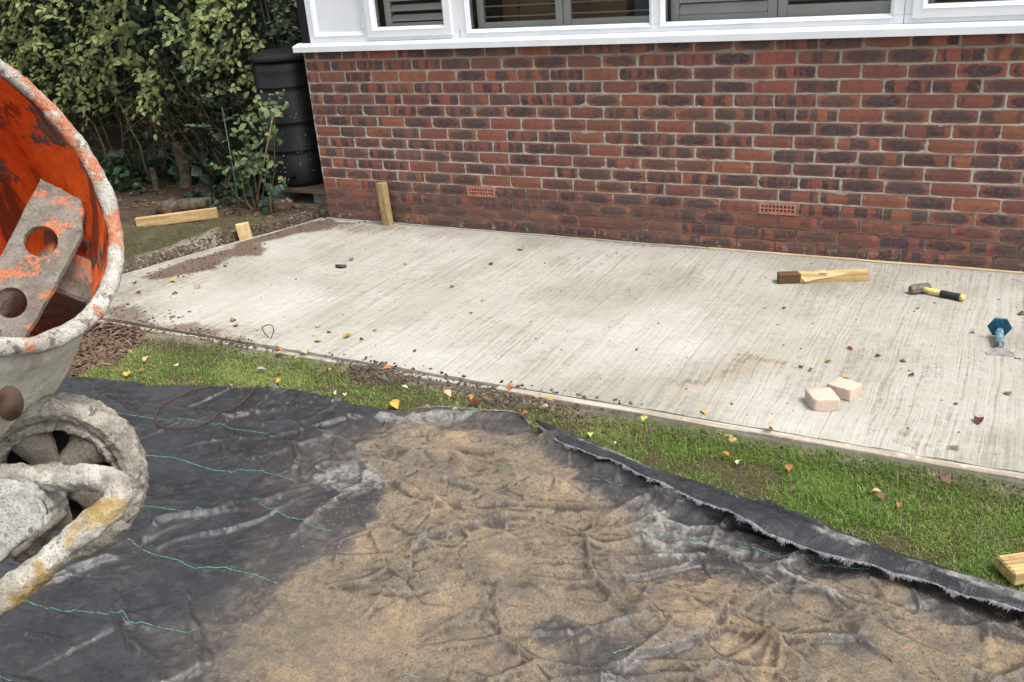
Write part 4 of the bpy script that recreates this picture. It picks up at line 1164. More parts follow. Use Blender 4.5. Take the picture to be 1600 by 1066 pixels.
def resample(pts, step):
    pts = np.array(pts, float); L = np.concatenate([[0], np.cumsum(np.linalg.norm(np.diff(pts, axis=0), axis=1))])
    n = max(2, int(L[-1] / step)); s = np.linspace(0, L[-1], n)
    return np.stack([np.interp(s, L, pts[:, k]) for k in range(pts.shape[1])], 1), s


# folded-over strip: both rails sampled by the same image station, turned into world points
us = np.linspace(838, 2500, 820)
cv = np.interp(us, [p[0] for p in crest_px], [p[1] for p in crest_px]); fv = np.interp(us, [p[0] for p in free_px], [p[1] for p in free_px])
fv = fv + 1.6 * vn(us * 0.03, us * 0, seed=17)
CR = np.array([at(u, v, 0.002) for u, v in zip(us, cv)]); FR = np.array([at(u, v, -0.006) for u, v in zip(us, fv)])
ramp_ = sst(838, 960, us)
FR[:, 2] = -0.012 + 0.014 * ramp_ + 0.008 * vn(us * 0.012, us * 0, seed=18)
prof = [(-0.02, -0.062), (-0.045, -0.045), (-0.04, -0.02)]
rows = []
tng = np.gradient(CR[:, :2], axis=0); tng /= np.linalg.norm(tng, axis=1)[:, None]
nrm = np.stack([tng[:, 1], -tng[:, 0]], 1)           # towards the viewer
nrm *= np.sign(-(nrm[:, 1]))[:, None]
for off_, z_ in [(0.02, -0.066), (0.002, -0.058), (-0.010, -0.042), (-0.013, -0.026), (-0.008, -0.010)]:
    q = np.stack([CR[:, 0] + nrm[:, 0] * off_, CR[:, 1] + nrm[:, 1] * off_, np.full(len(us), 0.0) + z_ + 0.002], 1); rows.append(q)
NTR = 16
for k in range(NTR + 1):
    t = k / NTR
    q = CR * (1 - t) + FR * t
    q[:, 2] += 0.010 * math.sin(t * math.pi) * ramp_ + 0.0035 * fbm(us * 0.02, t * 3 + us * 0, octv=3, seed=19) * ramp_ * (0.3 + t)
    q[:, 2] -= 0.004 * t ** 3
    rows.append(q)
RW = np.stack(rows, 1)
fl_pale = np.clip(0.30 + 0.35 * fbm(us * 0.006, us * 0, octv=3, seed=23), 0, 1)[:, None] * np.exp(-((np.linspace(0, 1, RW.shape[1]) - 0.45) / 0.25) ** 2)[None, :]
fl_pale += 0.5 * sst(1380, 1500, us)[:, None] * np.exp(-((np.linspace(0, 1, RW.shape[1]) - 0.55) / 0.3) ** 2)[None, :]
me = npmesh('folded_edge', RW.reshape(-1, 3), grid_faces(RW.shape[0], RW.shape[1]), M['sheet'], True, dict(sand=np.full(RW.shape[0] * RW.shape[1], 0.0), pale=fl_pale.ravel()))
o = link('folded_edge', me, sheet); o['label'] = 'sheet edge folded over with frayed rim beside the grass'
# frayed tapes along the free edges
def fringe(P, D, dens, L0, L1, name, parent, mat, wid=0.0022):
    S, s = resample(P, 1.0 / dens); T = np.gradient(S, axis=0); T /= np.linalg.norm(T, axis=1)[:, None] + 1e-9
    n = len(S); Dn = np.array([np.interp(np.linspace(0, 1, n), np.linspace(0, 1, len(D)), D[:, k]) for k in range(3)]).T
    r = np.random.default_rng(5)
    L = L0 + (L1 - L0) * np.abs(fbm(s * 30, s * 0, octv=3, seed=41)) * r.uniform(0.5, 1.4, n)
    d1 = Dn + r.normal(0, 0.35, (n, 3)) * [1, 1, 0.5]; d1 /= np.linalg.norm(d1, axis=1)[:, None]
    d2 = d1 + [0, 0, -0.5] + r.normal(0, 0.25, (n, 3)); d2 /= np.linalg.norm(d2, axis=1)[:, None]
    w_ = T * wid / 2
    A = S - Dn * 0.003; B = S + d1 * L[:, None] * 0.5; C_ = B + d2 * L[:, None] * 0.5
    V = np.stack([A - w_, A + w_, B - w_, B + w_, C_ - w_ * .5, C_ + w_ * .5], 1).reshape(-1, 3)
    i0 = np.arange(n)[:, None] * 6
    F = np.vstack([i0 + [0, 1, 3, 2], i0 + [2, 3, 5, 4]])
    o = link(name, npmesh(name, V, F, mat), parent); return tag(o, kind='stuff')


De = np.concatenate([nrm, np.full((len(us), 1), -0.25)], 1)
fringe(RW[:, -1], De, 1100, 0.003, 0.018, 'frayed_fringe', sheet, M['fray'])
ex = np.linspace(2.32, 2.86, 80); ey = sheet_top(ex) + 0.004
fringe(np.stack([ex, ey, sheet_h(ex, ey - 0.006) + .002], 1), np.tile([0.1, 1.0, 0.05], (80, 1)), 700, 0.006, 0.022, 'frayed_fringe', sheet, M['fray'])

# green marker threads stitched into the sheet
THREADS = [[(150, 637), (190, 642), (240, 650), (330, 660), (430, 676)], [(498, 674), (520, 684), (540, 690)],
           [(213, 707), (270, 710), (330, 728), (357, 734), (400, 731), (430, 738), (462, 749)],
           [(225, 787), (270, 793), (325, 799)], [(386, 781), (430, 797), (487, 822), (520, 828)],
           [(195, 840), (240, 862), (305, 883), (350, 882), (400, 893), (430, 905)],
           [(35, 935), (95, 954), (115, 949), (190, 960), (203, 976), (240, 974), (306, 987)], [(-10, 1058), (15, 1068)],
           [(770, 727), (808, 739)], [(925, 751), (985, 766), (1025, 772)], [(1025, 836), (1093, 839)], [(1156, 853), (1195, 862), (1234, 873), (1300, 884), (1356, 896)],
           [(650, 848), (665, 850)], [(682, 855), (689, 862)], [(772, 874), (815, 878)], [(620, 1054), (655, 1057)], [(1400, 1005), (1437, 1013)], [(1577, 1056), (1592, 1062)],
           [(1060, 779), (1120, 792)], [(960, 1022), (985, 1014)]]
thm = []
for ti, tp in enumerate(THREADS):
    P = np.array([at(u, v, ZS + 0.01)[:2] for u, v in tp]); S, s = resample(P, 0.0065)
    T = np.gradient(S, axis=0); T /= np.linalg.norm(T, axis=1)[:, None]; N_ = np.stack([-T[:, 1], T[:, 0]], 1)
    S = S + N_ * (0.004 * fbm(s * 8, s * 0 + ti, octv=3, seed=44))[:, None]
    keep_ = np.random.default_rng(ti).random(len(s)) < 0.80
    z = sheet_h(S[:, 0], S[:, 1]) + 0.0022
    dr = T * 0.0036 + N_ * 0.0007 * np.where(np.arange(len(s)) % 2, 1, -1)[:, None]
    wv_ = N_ * 0.0009
    V = []; Fq = []
    for i in range(len(s)):
        if not keep_[i]: continue
        b0 = len(V)
        for sgn, ww in ((-1, -1), (1, -1), (1, 1), (-1, 1)):
            q = S[i] + dr[i] * sgn + wv_[i] * ww; V.append((q[0], q[1], z[i]))
        for sgn, ww in ((-1, -1), (1, -1), (1, 1), (-1, 1)):
            q = S[i] + dr[i] * sgn + wv_[i] * ww; V.append((q[0], q[1], z[i] - 0.002))
        Fq += [(b0, b0 + 1, b0 + 2, b0 + 3)] + [(b0 + k, b0 + 4 + k, b0 + 4 + (k + 1) % 4, b0 + (k + 1) % 4) for k in range(4)]
    if len(S) > 1:
        for sgn in (1,):
            b0 = len(V)
            for i in range(len(s)):
                for ww in (-1, 1): V.append((S[i, 0] + N_[i, 0] * 0.0003 * ww, S[i, 1] + N_[i, 1] * 0.0003 * ww, z[i] - 0.0012))
            Fq += [(b0 + 2 * i, b0 + 2 * i + 1, b0 + 2 * i + 3, b0 + 2 * i + 2) for i in range(len(s) - 1)]
    if V: link('marker_thread', npmesh('marker_thread', V, Fq, M['thread']), sheet)


# ------------------------------------------------------------------ surface height lookup for loose things
def surf(x, y):
    x, y = float(x), float(y)
    if slab_left(y) + 0.02 < x and y > SL_Y: return 0.0
    if SL_Y - 0.045 < y <= SL_Y and x > slab_left(y): return -0.004
    if y < float(sheet_top(np.array(x))): return float(sheet_h(np.array([x]), np.array([y]))[0])
    return float(soil_h(np.array([x]), np.array([y]))[0])


def onsurf(u, v, guess=0.0):
    z = guess
    for _ in range(4):
        p = at(u, v, z); z = surf(p[0], p[1])
    return at(u, v, z)


# ------------------------------------------------------------------ grass
def blades(name, X, Y, Z, Lm, wid, mat, seed=0, lean=0.6, rnd=None):
    r = np.random.default_rng(seed); n = len(X)
    L = Lm * r.uniform(0.55, 1.3, n); a = r.uniform(0, 2 * math.pi, n); ln = np.abs(r.normal(0, lean, n))
    clump = 1.0 + 0.0 * X
    dx, dy = np.cos(a), np.sin(a)
    hx_, hy_ = dx * np.sin(ln), dy * np.sin(ln); hz = np.cos(ln)
    base = np.stack([X, Y, Z], 1)
    D1 = np.stack([hx_ * 0.6, hy_ * 0.6, np.maximum(hz, 0.25)], 1); D1 /= np.linalg.norm(D1, axis=1)[:, None]
    D2 = np.stack([hx_ * 1.5, hy_ * 1.5, np.maximum(hz - 0.35, -0.1)], 1); D2 /= np.linalg.norm(D2, axis=1)[:, None]
    pa = a + math.pi / 2 + r.normal(0, 0.5, n); W = np.stack([np.cos(pa), np.sin(pa), 0 * pa], 1) * (wid * r.uniform(0.6, 1.2, n))[:, None] / 2
    Mid = base + D1 * (L * 0.5)[:, None]; Tip = Mid + D2 * (L * 0.5)[:, None]
    V = np.stack([base - W, base + W, Mid - W * .85, Mid + W * .85, Tip], 1).reshape(-1, 3)
    i0 = np.arange(n)[:, None] * 5
    F = [i0 + [0, 1, 3, 2], i0 + [2, 3, 4]]
    rn = r.random(n) if rnd is None else rnd
    o = link(name, npmesh(name, V, F, mat, False, dict(rnd=np.repeat(rn, 5))))
    return o


N = 405000
X = rng.uniform(0.40, 6.4, N); Y = rng.uniform(-3.15, SL_Y - 0.046, N)
top = sheet_top(X)
ok = Y > top - 0.0 + 0.012 * fbm(X * 20, Y * 20, octv=2, seed=3)
ok &= ~((X > 2.9) & (Y < top + 0.02))
X, Y = X[ok], Y[ok]
dens = np.ones(len(X))
def thin(pts, soft, amt, seed=0):
    global dens
    dens *= 1 - amt * blob(X, Y, WPX(pts, -0.06), soft, 0.04, seed, 10)


thin([(545, 568), (600, 578), (660, 590), (705, 600), (725, 614), (690, 618), (640, 612), (590, 606), (550, 594)], 0.03, 0.98, 1)
thin([(760, 595), (900, 630), (1000, 652), (960, 660), (860, 652), (800, 646), (730, 632), (710, 606)], 0.06, 0.86, 2)
thin([(1125, 720), (1160, 735), (1180, 750), (1150, 752)], 0.02, 0.9, 3)
thin([(1310, 722), (1360, 730), (1340, 740)], 0.02, 0.75, 4)
thin([(700, 600), (760, 612), (740, 630), (690, 620)], 0.03, 0.6, 5)
thin([(1240, 770), (1330, 790), (1330, 800), (1260, 795)], 0.03, 0.45, 6)
thin([(1450, 740), (1500, 745), (1495, 755), (1460, 752)], 0.02, 0.6, 8)
dens *= 1 - 0.55 * np.exp(-((Y - (SL_Y - 0.05)) / 0.022) ** 2) * (0.5 + 0.7 * fbm(X * 3, Y * 3, seed=15))
dens *= np.clip(0.70 + 0.75 * fbm(X * 5, Y * 7, seed=16), 0.06, 1)
dens *= sst(0.45, 0.56, X + 0.04 * fbm(X * 9, Y * 9, seed=2))
ok = rng.random(len(X)) < dens; X, Y = X[ok], Y[ok]
yel = np.clip(0.28 + 0.32 * fbm(X * 2.2, Y * 2.2, seed=33) + 0.15 * fbm(X * 14, Y * 14, seed=39) + 0.34 * sst(1.6, 3.4, X) + rng.normal(0, 0.17, len(X)), 0, 0.98)
dry = blob(X, Y, WPX([(760, 600), (900, 632), (1010, 660), (1000, 700), (900, 690), (820, 655)], -0.06), 0.1, 0.05)
yel = np.clip(yel + 0.35 * dry, 0, 0.98)
dead = rng.random(len(X)) < 0.08 + 0.22 * dry + 0.10 * (fbm(X * 4 + 7, Y * 5, octv=2, seed=36) > 0.35)
hgt = 0.019 + 0.009 * sst(1.5, 3.5, X) + 0.007 * fbm(X * 5, Y * 5, seed=18)
Z = soil_h(X, Y) - 0.003
o = blades('lawn_grass', X[~dead], Y[~dead], Z[~dead], hgt[~dead], 0.0026, M['grass'], 1, 0.95, yel[~dead]); tag(o, kind='stuff')
tag(o, 'strip of short green lawn grass between slab and sheet', 'grass')
M['straw'] = mk_leaf('dry_grass_blade', (0.30, 0.25, 0.13), (0.22, 0.17, 0.08), (0.36, 0.31, 0.18), 0.7, 0.2)
o = blades('dry_grass', X[dead], Y[dead], Z[dead] + .004, hgt[dead] * .9, 0.0026, M['straw'], 2, 1.0); tag(o, 'dry straw coloured grass blades among the green strip', 'grass', kind='stuff')
# back-left lawn patch: short and dusty
N = 60000
X = rng.uniform(-2.2, 0.0, N); Y = rng.uniform(-2.0, 0.1, N)
ok = (blob(X, Y, lawnp, 0.05, 0.05, 2) > rng.uniform(0.25, 1, N)) & (rng.random(N) > 0.75 * blob(X, Y, dustp, 0.08, 0.05)) & (rng.random(N) < np.clip(0.55 + 0.9 * fbm(X * 4, Y * 4, seed=77), 0.05, 1))
ok &= (slab_left(Y) - X > 0.17)
X, Y = X[ok], Y[ok]
o = blades('rough_grass', X, Y, soil_h(X, Y) - 0.003, np.full(len(X), 0.020), 0.0035, M['grass_dull'], 3, 0.8); tag(o, 'dusty trampled grass beside the trench at the back left', 'grass', kind='stuff')


# ------------------------------------------------------------------ loose stuff: chips, crumbs, stones, grit
def scatter_chunks(name, P, size, mat, label, cat, flat=(1, 1, 1), tiltamt=0.5, seed=0, rnd=None):
    r = np.random.default_rng(seed); n = len(P)
    base = np.array([[-1, -1, -1], [1, -1, -1], [1, 1, -1], [-1, 1, -1], [-1, -1, 1], [1, -1, 1], [1, 1, 1], [-1, 1, 1]]) * 0.5
    V = base[None] * (1 + r.uniform(-0.35, 0.35, (n, 8, 3)))
    top = V[:, 4:, :2] * 0.7; V[:, 4:, :2] = top
    V = V * (np.array(flat) * size[:, None] * r.uniform(0.6, 1.4, (n, 3)))[:, None, :]
    a = r.uniform(0, 2 * math.pi, n); t = r.normal(0, tiltamt, n)
    ct, st_ = np.cos(t), np.sin(t)
    x, z = V[..., 0] * ct[:, None] + V[..., 2] * st_[:, None], -V[..., 0] * st_[:, None] + V[..., 2] * ct[:, None]
    V = np.stack([x, V[..., 1], z], -1)
    ca, sa = np.cos(a)[:, None], np.sin(a)[:, None]
    V = np.stack([V[..., 0] * ca - V[..., 1] * sa, V[..., 0] * sa + V[..., 1] * ca, V[..., 2]], -1) + P[:, None]
    f = np.array([[0, 3, 2, 1], [4, 5, 6, 7], [0, 1, 5, 4], [1, 2, 6, 5], [2, 3, 7, 6], [3, 0, 4, 7]])
    F = (np.arange(n)[:, None, None] * 8 + f[None]).reshape(-1, 4)
    o = link(name, npmesh(name, V.reshape(-1, 3), F, mat, False, dict(rnd=np.repeat(r.random(n) if rnd is None else rnd, 8))))
    return tag(o, label, cat, kind='stuff')


n = 5200
X = rng.uniform(-0.75, 0.62, n); Y = rng.uniform(-2.72, SL_Y - 0.05, n)
ok = (X < 0.50 + 0.06 * fbm(X * 0, Y * 8, seed=4)) & (Y > sheet_top(X) - 0.02); X, Y = X[ok], Y[ok]
P = np.stack([X, Y, soil_h(X, Y) + rng.uniform(0, 0.014, len(X))], 1)
scatter_chunks('bark_mulch', P, rng.uniform(0.010, 0.034, len(P)), M['chip'], 'brown bark mulch and leaf litter between mixer, slab and grass', 'mulch', (1.3, 0.45, 0.14), 0.4, 1)
n = 9000
Y = rng.uniform(-2.1, 0.08, n); d = np.abs(rng.normal(0, 0.08, n)); X = slab_left(Y) - d + 0.01
P = np.stack([X, Y, soil_h(X, Y)], 1)
scatter_chunks('soil_crumbs', P, rng.uniform(0.004, 0.016, n) * rng.uniform(0.6, 1.5, n), M['crumb'], 'dark soil crumbs in the trench along the left slab edge', 'soil', (1, 1, 0.8), 0.6, 2)
n = 520
Y = rng.uniform(-2.1, 0.05, n); X = slab_left(Y) - rng.uniform(0.02, 0.17, n)
scatter_chunks('small_stones', np.stack([X, Y, soil_h(X, Y) + .002], 1), rng.uniform(0.004, 0.013, n), M['stone'], 'small pale stones in the trench bank left of the slab', 'stones', (1, 0.9, 0.7), 0.6, 3)
# soil spilled on to the slab
n = 26000
X = rng.uniform(-0.7, 5.4, n); Y = rng.uniform(SL_Y + 0.01, -0.04, n)
dm_ = np.zeros(n)
for pts, soft, amt in [([(300, 405), (340, 395), (385, 372), (440, 352), (500, 343), (560, 348), (520, 360), (455, 366), (420, 380), (410, 398), (360, 402), (345, 420), (290, 430), (240, 438), (205, 436)], .06, .8),
                       ([(160, 478), (205, 470), (300, 508), (420, 536), (330, 528), (165, 512)], .08, .5), ([(1430, 560), (1480, 570), (1450, 720), (1400, 710)], .1, .06)]:
    dm_ = np.maximum(dm_, amt * blob(X, Y, wp(pts), soft, 0.05))
ok = (X > slab_left(Y) + 0.04) & (rng.random(n) < dm_ + 0.022); ok0 = ok; X, Y = X[ok], Y[ok]
scatter_chunks('slab_grit', np.stack([X, Y, 0 * X + 0.001], 1), (0.0016 + 0.0065 * rng.random(len(X)) ** 2.5) * (1 + 0.9 * (dm_[ok0] > 0.3)), M['crumb'], 'dark specks of grit and crumbs of soil scattered over the slab', 'grit', (1.2, 0.9, 0.6), 0.3, 4)
n = 3000
X = rng.uniform(0.9, 4.7, n); Y = SL_Y - 0.043 - np.abs(rng.normal(0, 0.035, n))
m1 = blob(X, Y, WPX([(545, 568), (705, 600), (720, 612), (560, 592)], -0.06), 0.03) + blob(X, Y, WPX([(700, 600), (900, 630), (1000, 655), (860, 650), (740, 625)], -.06), 0.05) * 0.6 + 0.12
ok = rng.random(n) < m1; X, Y = X[ok], Y[ok]
n2 = 1400; P2 = np.array([at(u, v, -0.068) for u, v in zip(rng.uniform(548, 700, n2), rng.uniform(566, 608, n2))])
okk = (np.abs((P2[:, 1] + 2.18)) < 0.10) & (P2[:, 1] < SL_Y - .045)
P = np.vstack([np.stack([X, Y, soil_h(X, Y) + .003], 1), P2[okk]])
P[:, 2] = soil_h(P[:, 0], P[:, 1]) + 0.003
n3 = 850; X3 = rng.uniform(0.3, 3.3, n3); Y3 = SL_Y - 0.04 + np.abs(rng.normal(0, 0.028, n3)); k3 = rng.random(n3) < np.clip(0.35 + 0.9 * fbm(X3 * 3, X3 * 0, octv=3, seed=61), 0, 1)
P = np.vstack([P, np.stack([X3, Y3, np.where(Y3 > SL_Y, 0.001, -0.014)], 1)[k3]])
scatter_chunks('verge_crumbs', P, rng.uniform(0.004, 0.015, len(P)), M['crumb'], 'brown crumbs on bare patches of the grass strip beside the slab', 'soil', (1.2, 0.9, 0.5), 0.4, 5)
# grains of sand and lumps on the sheet
n = 26000
X = rng.uniform(2.0, 4.8, n); Y = rng.uniform(-4.3, -2.3, n); ok = (Y < sheet_top(X) - 0.03) & (blob(X, Y, sandp, 0.1) > rng.random(n)); X, Y = X[ok], Y[ok]
M['sandgrain'] = mk_leaf('sand_grain', (0.14, 0.10, 0.065), (0.26, 0.19, 0.12), (0.05, 0.04, 0.03), 0.95, 0.0)
scatter_chunks('sand_grains', np.stack([X, Y, sheet_h(X, Y) + 0.0008], 1), 0.001 + 0.0032 * rng.random(len(X)) ** 2, M['sandgrain'], 'loose grains and crumbs of sand lying on the sheet', 'sand', (1, 0.9, 0.7), 0.4, 6)


# ------------------------------------------------------------------ leaf meshes
def leaf_mesh(name, L, Wd, mat, fold=0.25, curl=0.3, seg=4, tipx=0.45, seed=0, wob=0.0):
    """leaf along +X from the origin, normal +Z"""
    r = np.random.default_rng(seed); V = []; ts = np.linspace(0, 1, seg + 1)
    for t in ts:
        w_ = Wd / 2 * (math.sin(math.pi * min(1, t ** (math.log(0.5) / math.log(tipx)))) ** 0.8 if 0 < t < 1 else 0.03)
        z0 = curl * L * (t - t * t * 1.6) + wob * r.normal() * L
        V += [(t * L, -w_, z0 + fold * w_ + wob * L * r.normal()), (t * L, 0, z0), (t * L, w_, z0 + fold * w_ + wob * L * r.normal())]
    F = []
    for k in range(seg): a = 3 * k; F += [(a, a + 3, a + 4, a + 1), (a + 1, a + 4, a + 5, a + 2)]
    return np.array(V), np.array(F)


def frames(dirs, normals):
    X_ = dirs / np.linalg.norm(dirs, axis=1)[:, None]
    Zn = normals - (normals * X_).sum(1)[:, None] * X_; Zn /= np.linalg.norm(Zn, axis=1)[:, None] + 1e-9
    Yv = np.cross(Zn, X_)
    return np.stack([X_, Yv, Zn], -1)        # columns


def leaf_cloud(name, P, dirs, normals, scale, base, mat, parent, seed=0):
    V0, F0 = base; R = frames(dirs, normals); n = len(P)
    V = np.einsum('nij,vj->nvi', R, V0) * scale[:, None, None] + P[:, None]
    F = (np.arange(n)[:, None, None] * len(V0) + F0[None]).reshape(-1, 4)
    rn = np.random.default_rng(seed).random(n)
    return tag(link(name, npmesh(name, V.reshape(-1, 3), F, mat, False, dict(rnd=np.repeat(rn, len(V0)))), parent), kind='stuff')


def leaf_objs(name, P, dirs, normals, scale, me, parent):
    R = frames(dirs, normals)
    for i in range(len(P)):
        o = link(name, me, parent)
        m4 = Matrix(((R[i, 0, 0], R[i, 0, 1], R[i, 0, 2], P[i, 0]), (R[i, 1, 0], R[i, 1, 1], R[i, 1, 2], P[i, 1]), (R[i, 2, 0], R[i, 2, 1], R[i, 2, 2], P[i, 2]), (0, 0, 0, 1)))
        o.matrix_local = m4 @ Matrix.Scale(float(scale[i]), 4)


# ------------------------------------------------------------------ hedge
def twist_line(p0, p1, n, amp, seed):
    r = np.random.default_rng(seed); t = np.linspace(0, 1, n)[:, None]
    P = np.array(p0) * (1 - t) + np.array(p1) * t
    w_ = np.cumsum(r.normal(0, amp, (n, 3)), 0); w_ -= t * w_[-1]
    return P + w_


hedge = empty('hedge', (-2.2, 0.6, 0), 0, 'large overhanging hedge with hanging green leaves left of the water butt', 'hedge')
HOX = np.array([2.2, -0.6, 0.0])          # world -> hedge local


def hedge_front(X):   # world Y of the leafy front and lower limit
    return 0.25 + 0.14 * np.sin(X * 1.9 + 0.6) + 0.12 * np.sin(X * 4.3)


def hedge_low(X):
    return np.interp(X, [-6, -3.6, -2.9, -2.2, -1.7, -1.2, -0.8, -0.5], [0.55, 0.55, 0.70, 0.62, 0.60, 0.66, 0.80, 1.1])


r = np.random.default_rng(42)
P, D, Nn = [], [], []
nsp = 1750
cx = r.uniform(-6.0, -0.62, nsp); cz = hedge_low(cx) + np.abs(r.uniform(0, 2.3, nsp)); cy = hedge_front(cx) + r.normal(0, 0.06, nsp) + 0.10 * np.abs(r.normal(0, 1, nsp))
cy += np.where(cz < hedge_low(cx) + 0.12, 0.05, 0)
cy += 0.18 * np.clip(fbm(cx * 2.3, cz * 2.3, octv=2, seed=5), -0.3, 1.0)
kp = fbm(cx * 1.7 + 4, cz * 2.2, octv=3, seed=8) > -0.22
cx, cy, cz = cx[kp], cy[kp], cz[kp]
for i in range(len(cx)):                    # each spray: a drooping shoot carrying leaves
    L = r.uniform(0.14, 0.34); a = r.normal(0.0, 1.1)
    dirv = np.array([math.sin(a) * 0.9, -0.55 + r.normal(0, 0.2), -0.08 + r.normal(0, 0.45)]); dirv /= np.linalg.norm(dirv)
    k = int(L / 0.027)
    for j in range(k):
        t = (j + 0.5) / k
        p = np.array([cx[i], cy[i], cz[i]]) + dirv * L * t + np.array([0, 0, -0.06 * t * t])
        sd_ = 1 if j % 2 else -1
        side_ = np.cross(dirv, [0, 0, 1]) * sd_
        dd = dirv * 0.7 + side_ * 0.8 + np.array([0, -0.1, -0.45]) + r.normal(0, 0.4, 3)
        nn = np.array([0.25, -0.75, 0.55]) + r.normal(0, 0.35, 3)
        P.append(p + r.normal(0, 0.012, 3)); D.append(dd); Nn.append(nn)
P, D, Nn = np.array(P), np.array(D), np.array(Nn)
sc_ = r.uniform(0.75, 1.25, len(P)) * (0.8 + 0.4 * (vn(P[:, 0] * 1.5, P[:, 2] * 1.5, seed=3) * .5 + .5))
dv = P - CC; dep = dv @ FW; uu = 800 + CF * (dv @ RT) / dep; vv = 533 - CF * (dv @ UP) / dep
inview = (uu > 5) & (uu < 420) & (vv > 0) & (vv < 260)
front = P[:, 1] - hedge_front(P[:, 0])
order = np.argsort(np.where(inview, dep - sc_ * 0.5 + front, 99))
big = order[:300]; rest = order[300:]
lb = leaf_mesh('leaf', 0.055, 0.033, None, 0.28, 0.15)
lme = npmesh('leaf', lb[0], lb[1], M['hedge_leaf'])
leaf_objs('leaf', P[big] + HOX, D[big], Nn[big], sc_[big], lme, hedge)
leaf_cloud('foliage', P[rest] + HOX, D[rest], Nn[rest], sc_[rest], lb, M['hedge_leaf'], hedge, 3)
# inner darker leaves, carried up out of view to block the sky
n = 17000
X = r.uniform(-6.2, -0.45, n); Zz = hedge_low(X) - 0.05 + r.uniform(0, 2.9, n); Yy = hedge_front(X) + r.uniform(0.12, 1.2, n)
leaf_cloud('inner_shade_foliage', np.stack([X, Yy, Zz], 1) + HOX, r.normal(0, 1, (n, 3)) + [0, 0, -0.7], r.normal(0, 0.6, (n, 3)) + [0, -.6, .5], r.uniform(0.9, 1.9, n), lb, M['ivy_leaf'], hedge, 4)
n = 260
X = r.uniform(-4.4, -1.0, n); Zz = hedge_low(X) + r.uniform(-0.25, 0.9, n) * r.random(n); Yy = hedge_front(X) + r.uniform(0.02, 0.25, n)
leaf_cloud('withered_leaves', np.stack([X, Yy, Zz], 1) + HOX, r.normal(0, 1, (n, 3)) + [0, 0, -0.7], r.normal(0, 0.6, (n, 3)) + [0, -.6, .5], r.uniform(0.5, 1.0, n), lb, M['dead_leaf'], hedge, 5)
# stems and twigs
for k in range(26):
    x0 = r.uniform(-4.0, -0.95); y0 = 0.55 + r.uniform(-0.15, 0.5)
    x1 = x0 + r.normal(0, 0.35); z1 = r.uniform(0.8, 1.3)
    pts = twist_line((x0, y0, 0.0), (x1, hedge_front(x1) + 0.15, z1), 9, 0.02, 100 + k) + HOX
    r0 = r.uniform(0.005, 0.013) if k > 3 else r.uniform(0.018, 0.035)
    MB().tube(pts, list(np.linspace(r0, r0 * 0.5, 9)), 6).build('stem', M['twig'] if k > 3 else M['bark'], hedge, True)
b = MB()
for k in range(420):
    x0 = r.uniform(-4.6, -0.8); z0 = hedge_low(x0) + r.uniform(-0.35, 0.5); y0 = hedge_front(x0) + r.uniform(0.05, 0.4)
    d_ = r.normal(0, 1, 3) * [1, 0.5, 0.8]; d_ /= np.linalg.norm(d_); L = r.uniform(0.1, 0.4)
    pts = twist_line((x0, y0, z0), np.array([x0, y0, z0]) + d_ * L, 4, 0.012, 400 + k) + HOX
    b.tube(pts, [0.0028, 0.0024, 0.002, 0.0012], 4, False)
tag(b.build('twigs', M['twig'], hedge), kind='stuff')

# grey-green shrub above the butt
sh = empty('evergreen_shrub', (-0.9, 0.75, 0), 0, 'grey green evergreen shrub reaching over the water butt', 'shrub')
SO = np.array([0.9, -0.75, 0.0]); P, D, Nn = [], [], []
for k in range(190):
    p0 = np.array([r.uniform(-1.25, -0.45), r.uniform(0.30, 0.75), r.uniform(1.0, 2.2)])
    p0[0] -= 0.10 * max(0, 1.5 - p0[2])
    if k < 46: p0 = np.array([r.uniform(-1.35, -0.95), r.uniform(0.1, 0.4), r.uniform(0.62, 1.3)])
    dirv = r.normal(0, 1, 3) + [0.1, -0.6, 0.1]; dirv /= np.linalg.norm(dirv)
    for j in range(9):
        t = j / 9; side_ = np.cross(dirv, [0, 0, 1]) * (1 if j % 2 else -1)
        P.append(p0 + dirv * 0.2 * t); D.append(dirv * 0.5 + side_ * .8 + [0, 0, 0.05] + r.normal(0, .2, 3)); Nn.append(np.array([0.1, -0.4, 0.9]) + r.normal(0, .35, 3))
P, D, Nn = np.array(P), np.array(D), np.array(Nn)
lb2 = leaf_mesh('leaf', 0.050, 0.026, None, 0.2, 0.1, tipx=0.5)
leaf_cloud('foliage', P + SO, D, Nn, r.uniform(0.8, 1.2, len(P)), lb2, M['laurel_leaf'], sh, 6)
for k in range(7):
    MB().tube(twist_line((r.uniform(-1.2, -0.7), 0.8, 0), (r.uniform(-1.2, -0.6), 0.6, 1.9), 8, 0.03, 700 + k) + SO, 0.008, 5).build('stem', M['bark'], sh, True)

# ivy and ground growth under the hedge
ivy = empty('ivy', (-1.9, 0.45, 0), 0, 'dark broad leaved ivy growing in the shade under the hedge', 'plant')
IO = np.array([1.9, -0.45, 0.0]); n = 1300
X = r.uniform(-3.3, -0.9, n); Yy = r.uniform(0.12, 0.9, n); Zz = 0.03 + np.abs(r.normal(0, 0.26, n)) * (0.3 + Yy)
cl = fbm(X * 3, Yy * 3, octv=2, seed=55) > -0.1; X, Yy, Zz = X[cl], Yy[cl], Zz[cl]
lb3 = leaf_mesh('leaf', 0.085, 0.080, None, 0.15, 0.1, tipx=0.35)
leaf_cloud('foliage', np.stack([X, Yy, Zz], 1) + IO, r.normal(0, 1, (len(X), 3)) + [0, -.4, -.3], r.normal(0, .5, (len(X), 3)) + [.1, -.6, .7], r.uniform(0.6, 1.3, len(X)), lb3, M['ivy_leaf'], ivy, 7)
iv2 = empty('ivy_clump', (-1.02, -0.02, 0), 0, 'small clump of dark ivy leaves behind the left timber offcut', 'plant')
